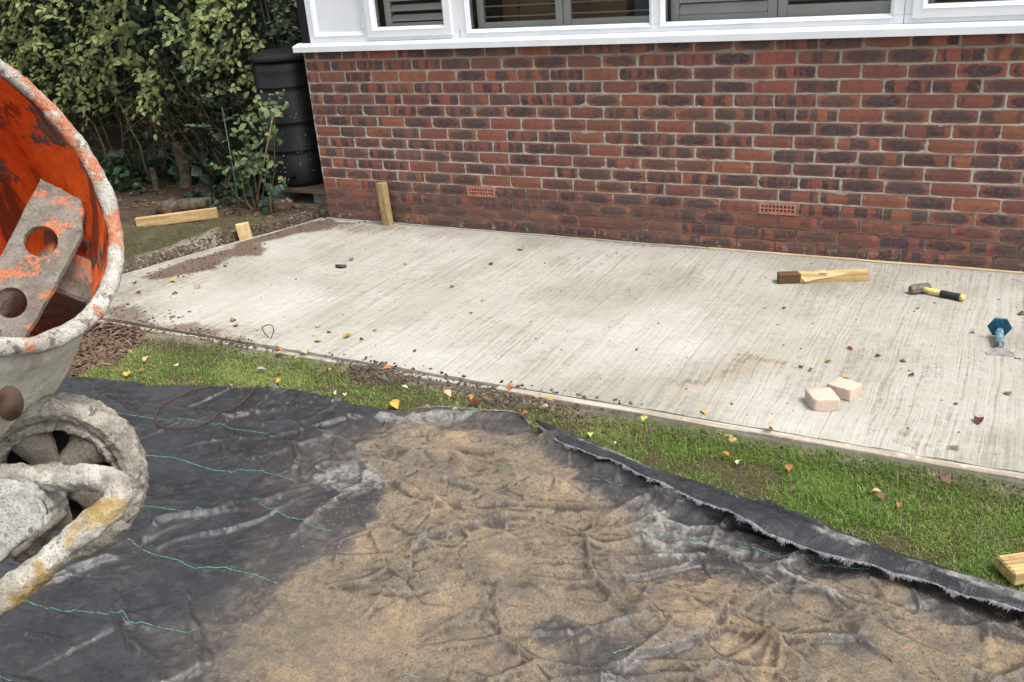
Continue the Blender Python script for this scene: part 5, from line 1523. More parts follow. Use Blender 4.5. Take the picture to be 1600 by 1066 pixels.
lme3 = npmesh('leaf', lb3[0], lb3[1], M['ivy_leaf'])
n = 34; PP = np.stack([r.normal(0, 0.085, n), r.normal(0, 0.06, n), 0.02 + np.abs(r.normal(0.07, 0.07, n))], 1)
leaf_objs('leaf', PP, r.normal(0, 1, (n, 3)) + [0, -.4, -.3], r.normal(0, .5, (n, 3)) + [.1, -.6, .8], r.uniform(0.5, .85, n), lme3, iv2)
n = 420
X = r.uniform(-3.4, -0.3, n); Yy = r.uniform(-0.25, 1.0, n)
leaf_cloud('leaf_litter', np.stack([X, Yy, soil_h(X, Yy) + 0.006], 1), r.normal(0, 1, (n, 3)) * [1, 1, .2], r.normal(0, .3, (n, 3)) + [0, 0, 1], r.uniform(0.5, 1.0, n), lb, M['dead_leaf'], None, 8)
bpy.data.objects['leaf_litter']['label'] = 'dry brown leaf litter on the soil under the hedge'; bpy.data.objects['leaf_litter']['category'] = 'leaf litter'

# dry stump and old stems in the shade
for k, (x0, y0, h_, rr, lab) in enumerate([(-1.83, 0.38, 0.42, 0.055, 'leaning old stump behind the log under the hedge'), (-2.12, 0.3, 0.20, 0.03, 'short pale stub left of the leaning stump')]):
    pts = twist_line((x0, y0, -0.02), (x0 - 0.12, y0 + 0.05, h_), 8, 0.01, 60 + k)
    b = MB(); b.tube(pts, [rr * q for q in (1.25, 1.1, 1.0, .95, 1.0, .9, .85, .7)], 10)
    o = b.build('tree_stump', M['bark'], None, True); tag(o, lab, 'stump')

# fence behind everything
fence = empty('garden_fence', (-4.5, 1.7, 0), 0, 'dark wooden fence hidden behind the hedge', 'fence')
bm_ = MB().box(0, 0.12, 0, 0.015, 0, 1.95, 0.002).mesh('board', M['fence'])
for k in range(72):
    o = link('board', bm_, fence, (-4.2 + k * 0.125, 0.004 * (k % 2), 0))
    o.rotation_euler = (0, 0, random.gauss(0, 0.01))
MB().box(-4.2, 4.8, 0.02, 0.06, 0.3, 0.38).build('rail', M['fence'], fence)
MB().box(-4.2, 4.8, 0.02, 0.06, 1.5, 1.58).build('rail', M['fence'], fence)

# ------------------------------------------------------------------ water butt and its stand
butt = empty('water_butt', (-0.49, 0.36, 0.178), 0, 'tall black plastic water butt standing beside the house corner', 'water butt')
R_ = 0.262
prof = [(0.0, 0.0), (R_ - 0.02, 0.0), (R_ - 0.004, 0.012), (R_, 0.03)]
for z0 in (0.28, 0.49, 0.75):
    prof += [(R_, z0 - 0.05), (R_ - 0.003, z0 - 0.047), (R_ - 0.002, z0 - 0.01), (R_ + 0.004, z0 - 0.005), (R_ + 0.005, z0), (R_ - 0.001, z0 + 0.006)]
prof += [(R_ + 0.001, 0.85), (R_ - 0.006, 0.89), (R_ - 0.03, 0.925), (R_ - 0.035, 0.93), (0, 0.93)]
MB().lathe(prof, 56).build('barrel', M['black_plastic'], butt, True)
m_ = NT('lid_plastic', 0.6, 0.3); m_.color(m_.mix(m_.noise(14, 4), (0.014, 0.013, 0.012), (0.034, 0.030, 0.027)))
prof = [(R_ - 0.005, 0.931), (R_ + 0.006, 0.936), (R_ + 0.006, 0.965), (R_ - 0.02, 0.985), (0.1, 1.01), (0, 1.012)]
MB().lathe(prof, 40).build('lid', m_.m, butt, True)
tp = MB(); tp.tube([(0.10, -0.235, 0.085), (0.112, -0.30, 0.085), (0.115, -0.325, 0.08), (0.116, -0.33, 0.045)], [0.012, 0.012, 0.011, 0.010], 8); tp.box(0.095, 0.135, -0.312, -0.296, 0.095, 0.106, 0.002)
tp.build('tap', M['black_plastic'], butt, True)
MB().tube([(-0.10, -0.02, 1.0), (-0.15, 0.0, 1.2), (-0.20, 0.05, 1.4), (-0.26, 0.1, 1.8)], 0.018, 8).build('inlet_pipe', M['black_plastic'], butt, True)
MB().tube([(-0.05, -0.02, 1.0), (-0.10, 0.0, 1.2), (-0.16, 0.05, 1.4), (-0.2, 0.1, 1.8)], 0.013, 8).build('hose', M['black_plastic'], butt, True)
# bird lime specks on the barrel
b = MB()
for k in range(30):
    a = r.uniform(-2.1, -0.55); z = r.uniform(0.06, 0.62) if k < 36 else r.uniform(0.7, 0.85); s_ = r.uniform(0.0015, 0.0042)
    c_ = Vector((math.cos(a), math.sin(a), 0)); t_v = Vector((-math.sin(a), math.cos(a), 0)); o0 = c_ * (R_ + 0.0045) + Vector((0, 0, z))
    b.poly([o0 + t_v * s_ * math.cos(q) + Vector((0, 0, s_ * math.sin(q))) for q in [k2 * math.pi / 3 for k2 in range(6)]] + [o0 - c_ * 0.004 + t_v * s_ * math.cos(q) + Vector((0, 0, s_ * math.sin(q))) for q in [k2 * math.pi / 3 for k2 in range(6)]],
           [tuple(range(6))] + [(q, (q + 1) % 6, 6 + (q + 1) % 6, 6 + q) for q in range(6)])
M['lime'] = plain('white_specks', (0.6, 0.6, 0.58), 0.9, 0.1)
tag(b.build('white_specks', M['lime'], butt), kind='stuff')
o = MB().box(-0.42, 0.245, -0.11, 0.11, -0.016, 0.016, 0.003).build('wood_plank', M['plank'], None, loc=(-0.27, 0.20, 0.160)); tag(o, 'weathered plank carrying the front of the water butt', 'plank')
o = MB().box(-0.42, 0.245, -0.11, 0.11, -0.016, 0.016, 0.003).build('wood_plank', M['plank'], None, loc=(-0.27, 0.45, 0.160)); tag(o, 'weathered plank carrying the back of the water butt', 'plank')
o = MB().box(-0.10, 0.10, -0.10, 0.22, -0.042, 0.042, 0.004).build('concrete_block', M['block'], None, loc=(-0.13, 0.22, 0.101)); tag(o, 'grey concrete block under the plank beside the house corner', 'block', )
o = MB().box(-0.07, 0.07, -0.10, 0.22, -0.042, 0.042, 0.004).build('concrete_block', M['block'], None, loc=(-0.60, 0.22, 0.101)); tag(o, 'shaded concrete block under the left end of the plank', 'block')
# rough footing
fx = np.linspace(-0.78, 0.02, 90); fy = np.linspace(0, 1, 50)
FX, FT = np.meshgrid(fx, fy, indexing='ij')
FYw = np.where(FT < 0.35, 0.055 + 0.0 * FT, 0.055 + (FT - 0.35) * 0.9); FZw = np.where(FT < 0.35, -0.05 + FT / 0.35 * 0.105, 0.057)
FYw = FYw + (0.014 * fbm(FX * 14, FZw * 22, octv=4, seed=5) + 0.014) * (FT < 0.36); FZw = FZw + 0.003 * fbm(FX * 8, FT * 8, seed=6)
o = link('rough_footing', npmesh('rough_footing', np.stack([FX, FYw, FZw], -1).reshape(-1, 3), grid_faces(90, 50), M['footing'], False)); tag(o, 'rough broken concrete footing between water butt and soil', 'footing')

# ------------------------------------------------------------------ rose bush with stakes
rose = empty('rose_bush', (-0.62, -0.06, 0.0), 0, 'rose bush with pale green leaves in front of the water butt', 'rose bush')
def rp(u, v, y): return aty(u, v, y) - np.array([-0.62, -0.06, 0.0])


ST = [[(408, 338, -.06), (395, 325, -.08), (368, 306, -.1), (357, 285, -.1), (362, 262, -.08)], [(405, 338, -.06), (412, 300, -.02), (417, 260, 0), (418, 215, 0), (405, 185, 0), (402, 155, 0.02)],
      [(422, 336, -.05), (423, 300, 0), (430, 265, .02), (428, 220, 0), (430, 180, 0), (436, 152, 0)], [(402, 337, -.06), (392, 300, -.05), (385, 270, -.05), (382, 240, -.05), (385, 215, -.02)],
      [(400, 330, -.07), (383, 312, -.1), (380, 290, -.08), (372, 262, -.08), (362, 235, -.06)], [(410, 336, -.05), (402, 305, -.05), (398, 280, -.03), (395, 240, -.02), (380, 200, 0)], [(424, 338, -.1), (423, 320, -.1), (420, 300, -.09), (414, 290, -.08)]]
for k, s_ in enumerate(ST):
    pts = [rp(u, v, y) for u, v, y in s_]; pts[0][2] = -0.02
    pp, _ = resample(pts, 0.05); MB().tube(pp, list(np.linspace(0.0052, 0.0026, len(pp))), 6).build('stem', M['rosestem'], rose, True)
lbr = leaf_mesh('leaf', 0.066, 0.048, None, 0.2, 0.1, tipx=0.45)
lmr = npmesh('leaf', lbr[0], lbr[1], M['rose_leaf']); lmr2 = npmesh('leaf', lbr[0], lbr[1], M['rose_leaf_low'])
SPR = [(350, 262, .9), (340, 258, .8), (355, 268, .8), (362, 256, .8), (374, 258, .9), (376, 268, .9), (372, 242, 1), (380, 248, 1), (388, 250, 1), (366, 250, .9), (378, 236, .9), (392, 242, .9), (400, 252, 1.1), (412, 258, 1.1), (424, 270, 1.1), (405, 268, 1.1), (396, 262, 1),
       (390, 272, .9), (386, 258, 1), (416, 248, .9), (424, 252, .9), (430, 260, .9), (436, 276, .9), (440, 280, .7), (446, 283, .8), (412, 285, .8), (400, 240, 1), (408, 238, 1), (392, 225, 1), (400, 228, 1), (384, 212, 1), (376, 208, .9), (366, 210, .9), (370, 202, .9), (390, 195, 1),
       (383, 192, 1.1), (394, 186, .9), (385, 200, .9), (372, 190, .8), (396, 176, .9), (404, 176, .9), (412, 182, .8), (392, 170, .8), (424, 172, 1.1), (432, 174, 1.1), (420, 168, 1), (440, 176, .9), (416, 176, .7), (428, 196, .9), (420, 192, .9), (432, 202, .8), (424, 210, .8), (434, 214, .8),
       (400, 155, .8), (396, 152, .7), (407, 162, .8), (417, 162, .8), (424, 162, .8), (436, 146, .7), (430, 148, .7), (441, 148, .8), (438, 166, .7), (446, 164, .9), (450, 162, .7), (433, 164, .8), (404, 205, .9), (398, 215, .9), (410, 218, .9), (388, 232, 1), (382, 225, .9), (404, 262, .9), (374, 290, .8), (371, 288, .7), (382, 284, .8), (418, 262, 1), (360, 214, .8)]
LOW = [(414, 292, 1.1), (424, 286, 1.3), (432, 288, 1.1), (410, 310, 1), (420, 304, .9), (428, 306, .9), (418, 314, 1), (414, 322, 1), (424, 296, .9), (437, 290, 1)]
def rose_leaves(L, me):
    for (u, v, s_) in L:
        for _ in range(3):
            y = -0.06 + r.normal(0, 0.05)
            p = rp(u + r.normal(0, 3.2), v + r.normal(0, 3.0), y)
            leaf_objs('leaf', p[None], (r.normal(0, 1, 3) + [0, -.5, -.35])[None], (np.array([0.2, -0.55, 0.8]) + r.normal(0, .35, 3))[None], np.array([s_ * r.uniform(0.75, 1.1) * 0.9]), me, rose)


rose_leaves(SPR, lmr); rose_leaves(LOW, lmr2)
for u, v in ((409, 147), (444, 145)):
    MB().lathe([(0.0, 0.0), (0.009, 0.006), (0.011, 0.015), (0.004, 0.026), (0, 0.027)], 8).build('rose_bud', M['rosehip'], rose, True, loc=rp(u, v, 0.0))
p0 = at(376, 341, 0.02); p1 = aty(347, 168, -0.02)
o = MB().tube([p0 - [0, 0, .05], (p0 + p1) / 2 + [0.006, 0, 0], p1], 0.0055, 7).build('garden_stake', M['green_stake'], None, True); tag(o, 'thin green garden stake leaning left of the rose bush', 'stake')
p0 = aty(411, 262, 0.0); p1 = aty(427, 178, 0.0)
d_ = (p1 - p0) / np.linalg.norm(p1 - p0); base_ = p0 - d_ * (p0[2] + 0.03) / d_[2]
o = MB().tube([base_, p0, p1], 0.0068, 7).build('bamboo_cane', M['cane'], None, True); tag(o, 'tan bamboo cane standing up among the rose leaves', 'cane')

# ------------------------------------------------------------------ loose timber, bricks and stones
def wood_between(name, pa, pb, w_, h_, mat, lab, cat, z, split=None, rollz=0, grp=None):
    pa, pb = np.array(pa), np.array(pb); L = np.linalg.norm(pb[:2] - pa[:2]); ang = math.atan2(pb[1] - pa[1], pb[0] - pa[0])
    b = MB(); b.box(0, L, 0, w_, 0, h_, 0.0022)
    o = b.build(name, mat, None, loc=(pa[0], pa[1], z)); o.rotation_euler = (0, rollz, ang)
    return tag(o, lab, cat, grp)


a, c_ = at(214, 356, 0.035), at(341, 343, 0.03)
wood_between('timber_offcut', a, c_, 0.045, 0.075, M['pine'], 'yellowish treated timber offcut lying before the log on the left', 'timber', 0.028, rollz=-0.02)
# timber with split end on the slab
pa, pb = at(1216, 444, 0.0), at(1358, 440, 0.0); L = np.linalg.norm(pb - pa)
tm = empty('timber_post', (pa[0], pa[1], 0.0008), math.atan2(pb[1] - pa[1], pb[0] - pa[0]), 'square timber post with dark wet end and split pale wood lying on the slab', 'timber')
w_, h_ = 0.058, 0.050; Lw = 0.115
b = MB(); b.box(0, Lw, 0, w_, 0, h_, 0.003); b.build('wet_end', M['pine_wet'], tm)
b = MB()
P = [(Lw - .02, 0.003, 0.0), (L, 0.0, 0.0), (L, w_, 0.0), (Lw - .02, w_, 0.0), (Lw - .03, 0.018, h_ - .001), (L - .004, 0.002, h_), (L - .004, w_ - .002, h_), (Lw - .05, w_ - .002, h_),
     (Lw + 0.0, 0.001, 0.020), (Lw + 0.17, 0.0, 0.036)]
b.poly(P, [(0, 1, 2, 3), (5, 6, 7, 4), (1, 2, 6, 5), (2, 3, 7, 6), (0, 3, 7, 4), (4, 5, 9), (8, 4, 9), (0, 8, 4), (0, 1, 5, 9, 8)]); b.build('post_body', M['pine'], tm)
b = MB(); b.poly([(Lw - 0.015, 0.02, h_ - 0.001), (Lw + 0.02, -0.012, 0.012), (Lw + 0.05, -0.004, 0.016), (Lw + 0.18, -0.0012, 0.036), (L - 0.10, 0.004, h_ + 0.0008), (Lw - .01, 0.045, h_ + 0.0008), (Lw + 0.03, 0.01, 0.006), (Lw + 0.05, 0.006, 0.01)],
              [(0, 1, 2), (0, 2, 3), (0, 3, 4, 5), (1, 6, 2), (2, 6, 7)])
b.build('split_face', M['pine_pale'], tm)
b = MB(); b.box(L - 0.25, L - 0.21, 0.004, 0.05, h_ + 0.0005, h_ + 0.0015); b.build('paper_scrap', M['board_clean'], tm)
# post against the wall
b = MB(); b.box(-0.032, 0.032, -0.052, -0.004, -0.03, 0.300, 0.002, Matrix.Rotation(math.radians(-2.0), 4, 'Y'))
o = b.build('wooden_stake', M['pine_z'], None, loc=(0.585, -0.034, 0.003)); tag(o, 'square wooden stake standing upright against the brick wall', 'stake')
# peg at the trench
pk = at(387, 378, -0.02)
b = MB(); b.box(-0.045, 0.045, -0.02, 0.02, -0.09, 0.108, 0.003, Matrix.Rotation(math.radians(38), 4, 'Z'))
o = b.build('wooden_peg', M['pine_pale'], None, loc=(pk[0] - 0.03, pk[1] + 0.02, 0.0)); o.rotation_euler = (0.05, -0.08, 0); tag(o, 'short pale wooden peg holding the left edge board of the slab', 'peg')
# block at the right edge
q = at(1583, 917, -0.058); q2 = at(1559, 893, -0.058); wang = math.atan2(q2[1] - q[1], q2[0] - q[0]) - math.pi / 2
b = MB(); b.box(0, 0.30, 0, 0.090, 0, 0.045, 0.004)
for k in range(5): b.box(0.003, 0.297, 0.010 + k * 0.0165, 0.0165 + k * 0.0165, 0.0445, 0.0485, 0.001)
o = b.build('decking_offcut', M['pine'], None, loc=(q[0], q[1], -0.058)); o.rotation_euler = (0, 0.0, wang); tag(o, 'grooved timber block at the right edge between grass and folded sheet', 'timber')
# small offcut in the grass
q = at(1128, 684, -0.045)
b = MB(); b.box(0, 0.062, 0, 0.028, 0, 0.016, 0.002); o = b.build('timber_scrap', M['pine'], None, loc=(q[0], q[1], -0.050)); o.rotation_euler = (0.25, 0, -0.6); tag(o, 'small tan wood scrap in the grass against the edge board', 'timber')
# log
a, c_ = at(226, 336, 0.06), at(310, 326, 0.05)
lg = empty('log', (0, 0, 0), 0, 'dark weathered log lying behind the left timber offcut', 'log')
pts = twist_line((a[0], a[1] + .12, 0.085), (c_[0] + .05, c_[1] + 0.1, 0.075), 9, 0.004, 9)
MB().tube(pts, [0.05, 0.06, 0.063, 0.06, 0.057, 0.058, 0.054, 0.05, 0.045], 12).build('trunk', M['bark'], lg, True)
q = at(262, 332, 0.05); e0 = Vector((q[0], q[1], 0.07)); e1 = e0 + Vector((-0.10, 0.16, 0.01))
MB().tube([e0, e1], [0.042, 0.05], 12).build('side_branch', M['bark'], lg, True)
dd = (e0 - e1).normalized(); MB().tube([e0 - dd * 0.002, e0 + dd * 0.004], [0.038, 0.036], 12).build('cut_end', M['log_end'], lg)
# broken brick beside the rose bush
q = at(446, 330, 0.0)
o = link('broken_brick', npmesh('broken_brick', *brick_mesh(0.15, 0.065, 99, 0.1)[:2], M['brick'], False, dict(bl=brick_mesh(0.15, 0.065, 99, 0.1)[2] * 0.3)), None, (q[0] + 0.02, q[1] - 0.03, 0.045))
o.rotation_euler = (0.04, 0.03, math.radians(32)); tag(o, 'broken red brick with mortar remains lying beside the rough footing', 'brick')
b = MB()
for k in range(7): x_, y_ = r.uniform(-.06, .06), r.uniform(0.01, .09); b.box(x_ - .014, x_ + .014, y_ - .01, y_ + .01, 0.03, 0.042 + r.uniform(0, .006), 0.003)
b.poly([(-.075, 0.1, -.032), (.075, 0.1, -.032), (.075, 0.1, .032), (-.075, 0.1, .032)], [(0, 1, 2, 3)])
b.build('mortar_remains', M['crust'], o)


def sett(name, corners, H, lab):
    """rounded split-edge paver from its four ground corners"""
    nb = 14; P = np.array([c[:2] for c in corners]); ctr = P.mean(0)
    ring_ = []
    for k in range(4):
        a, b_ = P[k], P[(k + 1) % 4]
        for t in np.linspace(0, 1, nb, endpoint=False): ring_.append(a * (1 - t) + b_ * t)
    ring_ = np.array(ring_)
    for _ in range(1): ring_ = (np.roll(ring_, 1, 0) + ring_ * 2 + np.roll(ring_, -1, 0)) / 4
    V = []; lev = [(0.0, 1.0), (0.008, 1.0), (H * 0.5, 1.0), (H - 0.005, 1.0), (H - 0.0015, 0.992), (H, 0.972), (H + 0.0005, 0.7), (H + 0.001, 0.35)]
    n = len(ring_)
    for li, (z, s_) in enumerate(lev):
        q = ctr + (ring_ - ctr) * s_
        jn = 0.0022 * fbm(ring_[:, 0] * 75, ring_[:, 1] * 60 + z * 40, octv=3, seed=3) * min(1.0, (s_ - 0.3) / 0.6)
        q = q + (q - ctr) / (np.linalg.norm(q - ctr, axis=1)[:, None] + 1e-6) * jn[:, None]
        zz = z + (0.0012 * fbm(q[:, 0] * 40, q[:, 1] * 40, octv=2, seed=9) if li > 4 else 0)
        V.append(np.stack([q[:, 0] - ctr[0], q[:, 1] - ctr[1], np.full(n, z) + (zz - z) if li > 4 else np.full(n, z)], 1))
    V = np.vstack(V); F = grid_faces(len(lev), n, wrapv=True)
    V = np.vstack([V, [[0, 0, H + 0.001]]]); c0 = len(V) - 1; l0 = (len(lev) - 1) * n
    T = np.array([[l0 + (k + 1) % n, l0 + k, c0] for k in range(n)])
    o = link(name, npmesh(name, V, [F, T], M['sett'], True), None, (ctr[0], ctr[1], 0.001))
    return tag(o, lab, 'paver', 'loose pavers on the slab')


HT = 0.048
A = [at(1271, 643, 0), at(1312, 642, 0), at(1298, 605, HT), at(1257, 607, HT)]
sett('paver_block', A, HT, 'front one of two sandstone coloured pavers, the squarer one nearer the grass')
B = [at(1325, 629, 0), at(1344, 618, 0), at(1306, 589, HT), at(1288, 601, HT)]
B = [np.array(q) + np.array([0.006, 0.008, 0]) for q in B]
sett('paver_block', B, HT, 'rear one of two sandstone coloured pavers, tucked behind the corner of the other')

# ------------------------------------------------------------------ club hammer
h0 = at(1440, 452, 0.022); h1 = at(1506, 466, 0.018)
dirv = Vector(h1 - h0); dirv.z = 0; ang = math.atan2(dirv.y, dirv.x); Lh = dirv.length
hm = empty('club_hammer', (h0[0], h0[1], 0.0), ang, 'club hammer with yellow and black handle lying on the slab', 'hammer')
b = MB()
for s_ in (1,):
    P = []; sec = [(-0.052, 0.019), (-0.044, 0.0225), (-0.02, 0.0235), (0.02, 0.0235), (0.044, 0.0225), (0.052, 0.019)]
    for yy, rr in sec:
        for k in range(8):
            a = math.pi / 8 + k * math.pi / 4; P.append((rr * 1.08 * math.cos(a), yy, 0.024 + rr * 1.08 * math.sin(a)))
    F_ = [(i * 8 + k, i * 8 + (k + 1) % 8, (i + 1) * 8 + (k + 1) % 8, (i + 1) * 8 + k) for i in range(5) for k in range(8)] + [tuple(range(8)), tuple(range(40, 48))]
    b.poly(P, F_)
hd = b.build('head', M['hammer_head'], hm); hd.location = (-0.008, 0, 0); hd.rotation_euler = (0, 0, math.radians(-35))
def oval(pts, mat, name):
    b = MB(); n = 12; rings = []
    for x, ry, rz, zc in pts: rings.append([b.bm.verts.new((x, ry * math.cos(2 * math.pi * k / n), zc + rz * math.sin(2 * math.pi * k / n))) for k in range(n)])
    for r1, r2 in zip(rings, rings[1:]):
        for k in range(n): b.bm.faces.new((r1[k], r1[(k + 1) % n], r2[(k + 1) % n], r2[k]))
    b.bm.faces.new(rings[0]); b.bm.faces.new(rings[-1]); return b.build(name, mat, hm, True)


x1, x2 = Lh * 0.46, Lh * 0.93
oval([(0.012, .013, .015, .024), (0.02, .012, .013, .024), (x1, .013, .014, .021)], M['yellow'], 'neck')
oval([(x1, .0150, .0165, .020), (x1 + .01, .0165, .0175, .020), (x1 + .06, .0155, .0165, .019), (x2 - .01, .0175, .018, .019), (x2, .0165, .017, .019)], M['rubber'], 'grip')
oval([(x2 - .001, .0172, .0178, .0192), (x2 + .010, .0175, .018, .0192), (x2 + .017, .0130, .0135, .0192)], M['yellow'], 'end_cap')

# ------------------------------------------------------------------ bolster chisel
c0 = at(1563, 556, 0.0); g0 = at(1561, 520, 0.03)
bc = empty('bolster_chisel', (c0[0], c0[1], 0.0), math.atan2(g0[1] - c0[1], g0[0] - c0[0]) - math.pi / 2, 'bolster chisel with blue hexagonal hand guard lying on the right of the slab', 'chisel')
Lc = 0.235; tl = Matrix.Rotation(math.radians(9), 4, 'X')
def tr(p): return tl @ Vector(p)
b = MB(); bw = 0.052
P = [(-bw, 0, 0.001), (bw, 0, 0.001), (bw, 0.018, 0.002), (0.022, 0.042, 0.003), (0.011, 0.052, 0.004), (-0.011, 0.052, 0.004), (-0.022, 0.042, 0.003), (-bw, 0.018, 0.002)]
Pt = [(x, y, z + (0.0015 if y < 0.001 else 0.006)) for x, y, z in P]
b.poly([tr(p) for p in P + Pt], [tuple(range(8))[::-1], tuple(range(8, 16))] + [(k, (k + 1) % 8, 8 + (k + 1) % 8, 8 + k) for k in range(8)]); b.build('blade', M['steel'], bc)
b = MB(); b.tube([tr((0, 0.048, 0.008)), tr((0, 0.085, 0.009))], [0.009, 0.008], 8); b.build('shank', M['steel'], bc)
b = MB(); b.tube([tr((0, y, 0.009)) for y in (0.08, 0.084, 0.094, 0.098)], [0.017, 0.019, 0.019, 0.016], 14); b.build('collar', M['blue2'], bc, True)
b = MB(); b.tube([tr((0, y, 0.009)) for y in (0.098, 0.11, 0.14, 0.17, 0.186)], [0.0155, 0.0170, 0.0175, 0.0170, 0.018], 14); b.build('grip', M['blue2'], bc, True)
b = MB(); rr = 0.048
sec = []
for y_, q_ in ((0.186, rr), (0.196, rr)): sec.append([tr((q_ * math.cos(k * math.pi / 3), y_, 0.014 + q_ * math.sin(k * math.pi / 3))) for k in range(6)])
b.poly(sec[0] + sec[1], [tuple(range(6)), tuple(range(6, 12))] + [(k, (k + 1) % 6, 6 + (k + 1) % 6, 6 + k) for k in range(6)])
gd = b.build('hand_guard', M['blue'], bc)
gd.location = (0, 0, 0.012)
b = MB(); b.tube([tr((0, y, 0.012)) for y in (0.196, 0.212, 0.222)], [0.014, 0.014, 0.011], 12); b.build('striking_cap', M['steel'], bc, True)

# ------------------------------------------------------------------ wires
pl = [(330, 601), (300, 607), (270, 620), (250, 632), (243, 645), (243, 658), (255, 665), (280, 666), (302, 665), (330, 655), (360, 638), (380, 625), (392, 612), (402, 600)]
P = [at(u, v, ZS + 0.02) for u, v in pl]; P, _ = resample(P, 0.02)
zz = sheet_h(P[:, 0], np.minimum(P[:, 1], sheet_top(P[:, 0]))) + 0.005; P[:, 2] = np.maximum(zz, ZS + 0.012)
for _ in range(6): P[1:-1, 2] = np.maximum(zz[1:-1], (P[:-2, 2] + P[1:-1, 2] + P[2:, 2]) / 3)
b = MB(); b.tube(P, 0.0030, 6); o = b.build('loose_cable', M['wire'], None, True); tag(o, 'thin dark red cable lying in a loop on the black sheet', 'cable')
w0 = at(415, 541, -0.05); up_ = lambda u, v: aty(u, v, w0[1])
wt = empty('wire_marker', (w0[0], w0[1], -0.07), 0, 'thin pale stick with curled brown wire at the slab edge', 'wire')
OFF = np.array([w0[0], w0[1], -0.07])
b = MB(); b.tube([(0, 0, -0.02), up_(413, 520) - OFF, up_(411, 498) - OFF], 0.0022, 6); b.build('stick', M['board_clean'], wt, True)
b = MB(); b.tube(resample([up_(u, v) - OFF for u, v in [(420, 538), (424, 527), (428, 518), (427, 510), (420, 507), (412, 510), (409, 512), (413, 520), (421, 528), (423, 536)]], 0.01)[0], 0.0024, 6); b.build('curled_wire', M['wire'], wt, True)

# ------------------------------------------------------------------ fallen leaves
def leafmat(name, c, c2):
    m = NT(name, 0.6, 0.3)
    n_ = m.noise(70, 4, 0.6); m.color(m.mix(m.mr(m.math('ADD', n_, m.math('MULTIPLY', m.math('SUBTRACT', m.orand(), .5), .12)), 0.42, 0.62), c, c2)); m.bump(m.noise(160, 3), 0.001)
    return m.m


LM = {'yellow': leafmat('yellow_leaf', (0.48, 0.31, 0.05), (0.34, 0.18, 0.04)), 'orange': leafmat('orange_leaf', (0.40, 0.17, 0.05), (0.20, 0.085, 0.035)),
      'peach': leafmat('peach_leaf', (0.50, 0.33, 0.22), (0.38, 0.21, 0.13)), 'tan': leafmat('tan_leaf', (0.36, 0.24, 0.14), (0.22, 0.13, 0.075)),
      'brown': leafmat('brown_leaf', (0.17, 0.085, 0.055), (0.09, 0.05, 0.035)), 'red': leafmat('dark_red_leaf', (0.12, 0.022, 0.018), (0.06, 0.018, 0.018)),
      'green': leafmat('pale_green_leaf', (0.40, 0.42, 0.12), (0.26, 0.30, 0.08)), 'pale': leafmat('pale_leaf', (0.55, 0.50, 0.40), (0.40, 0.34, 0.25)), 'dark': leafmat('black_leaf', (0.035, 0.025, 0.022), (0.07, 0.045, 0.035)),
      'grey': leafmat('grey_leaf', (0.20, 0.22, 0.25), (0.34, 0.35, 0.36))}
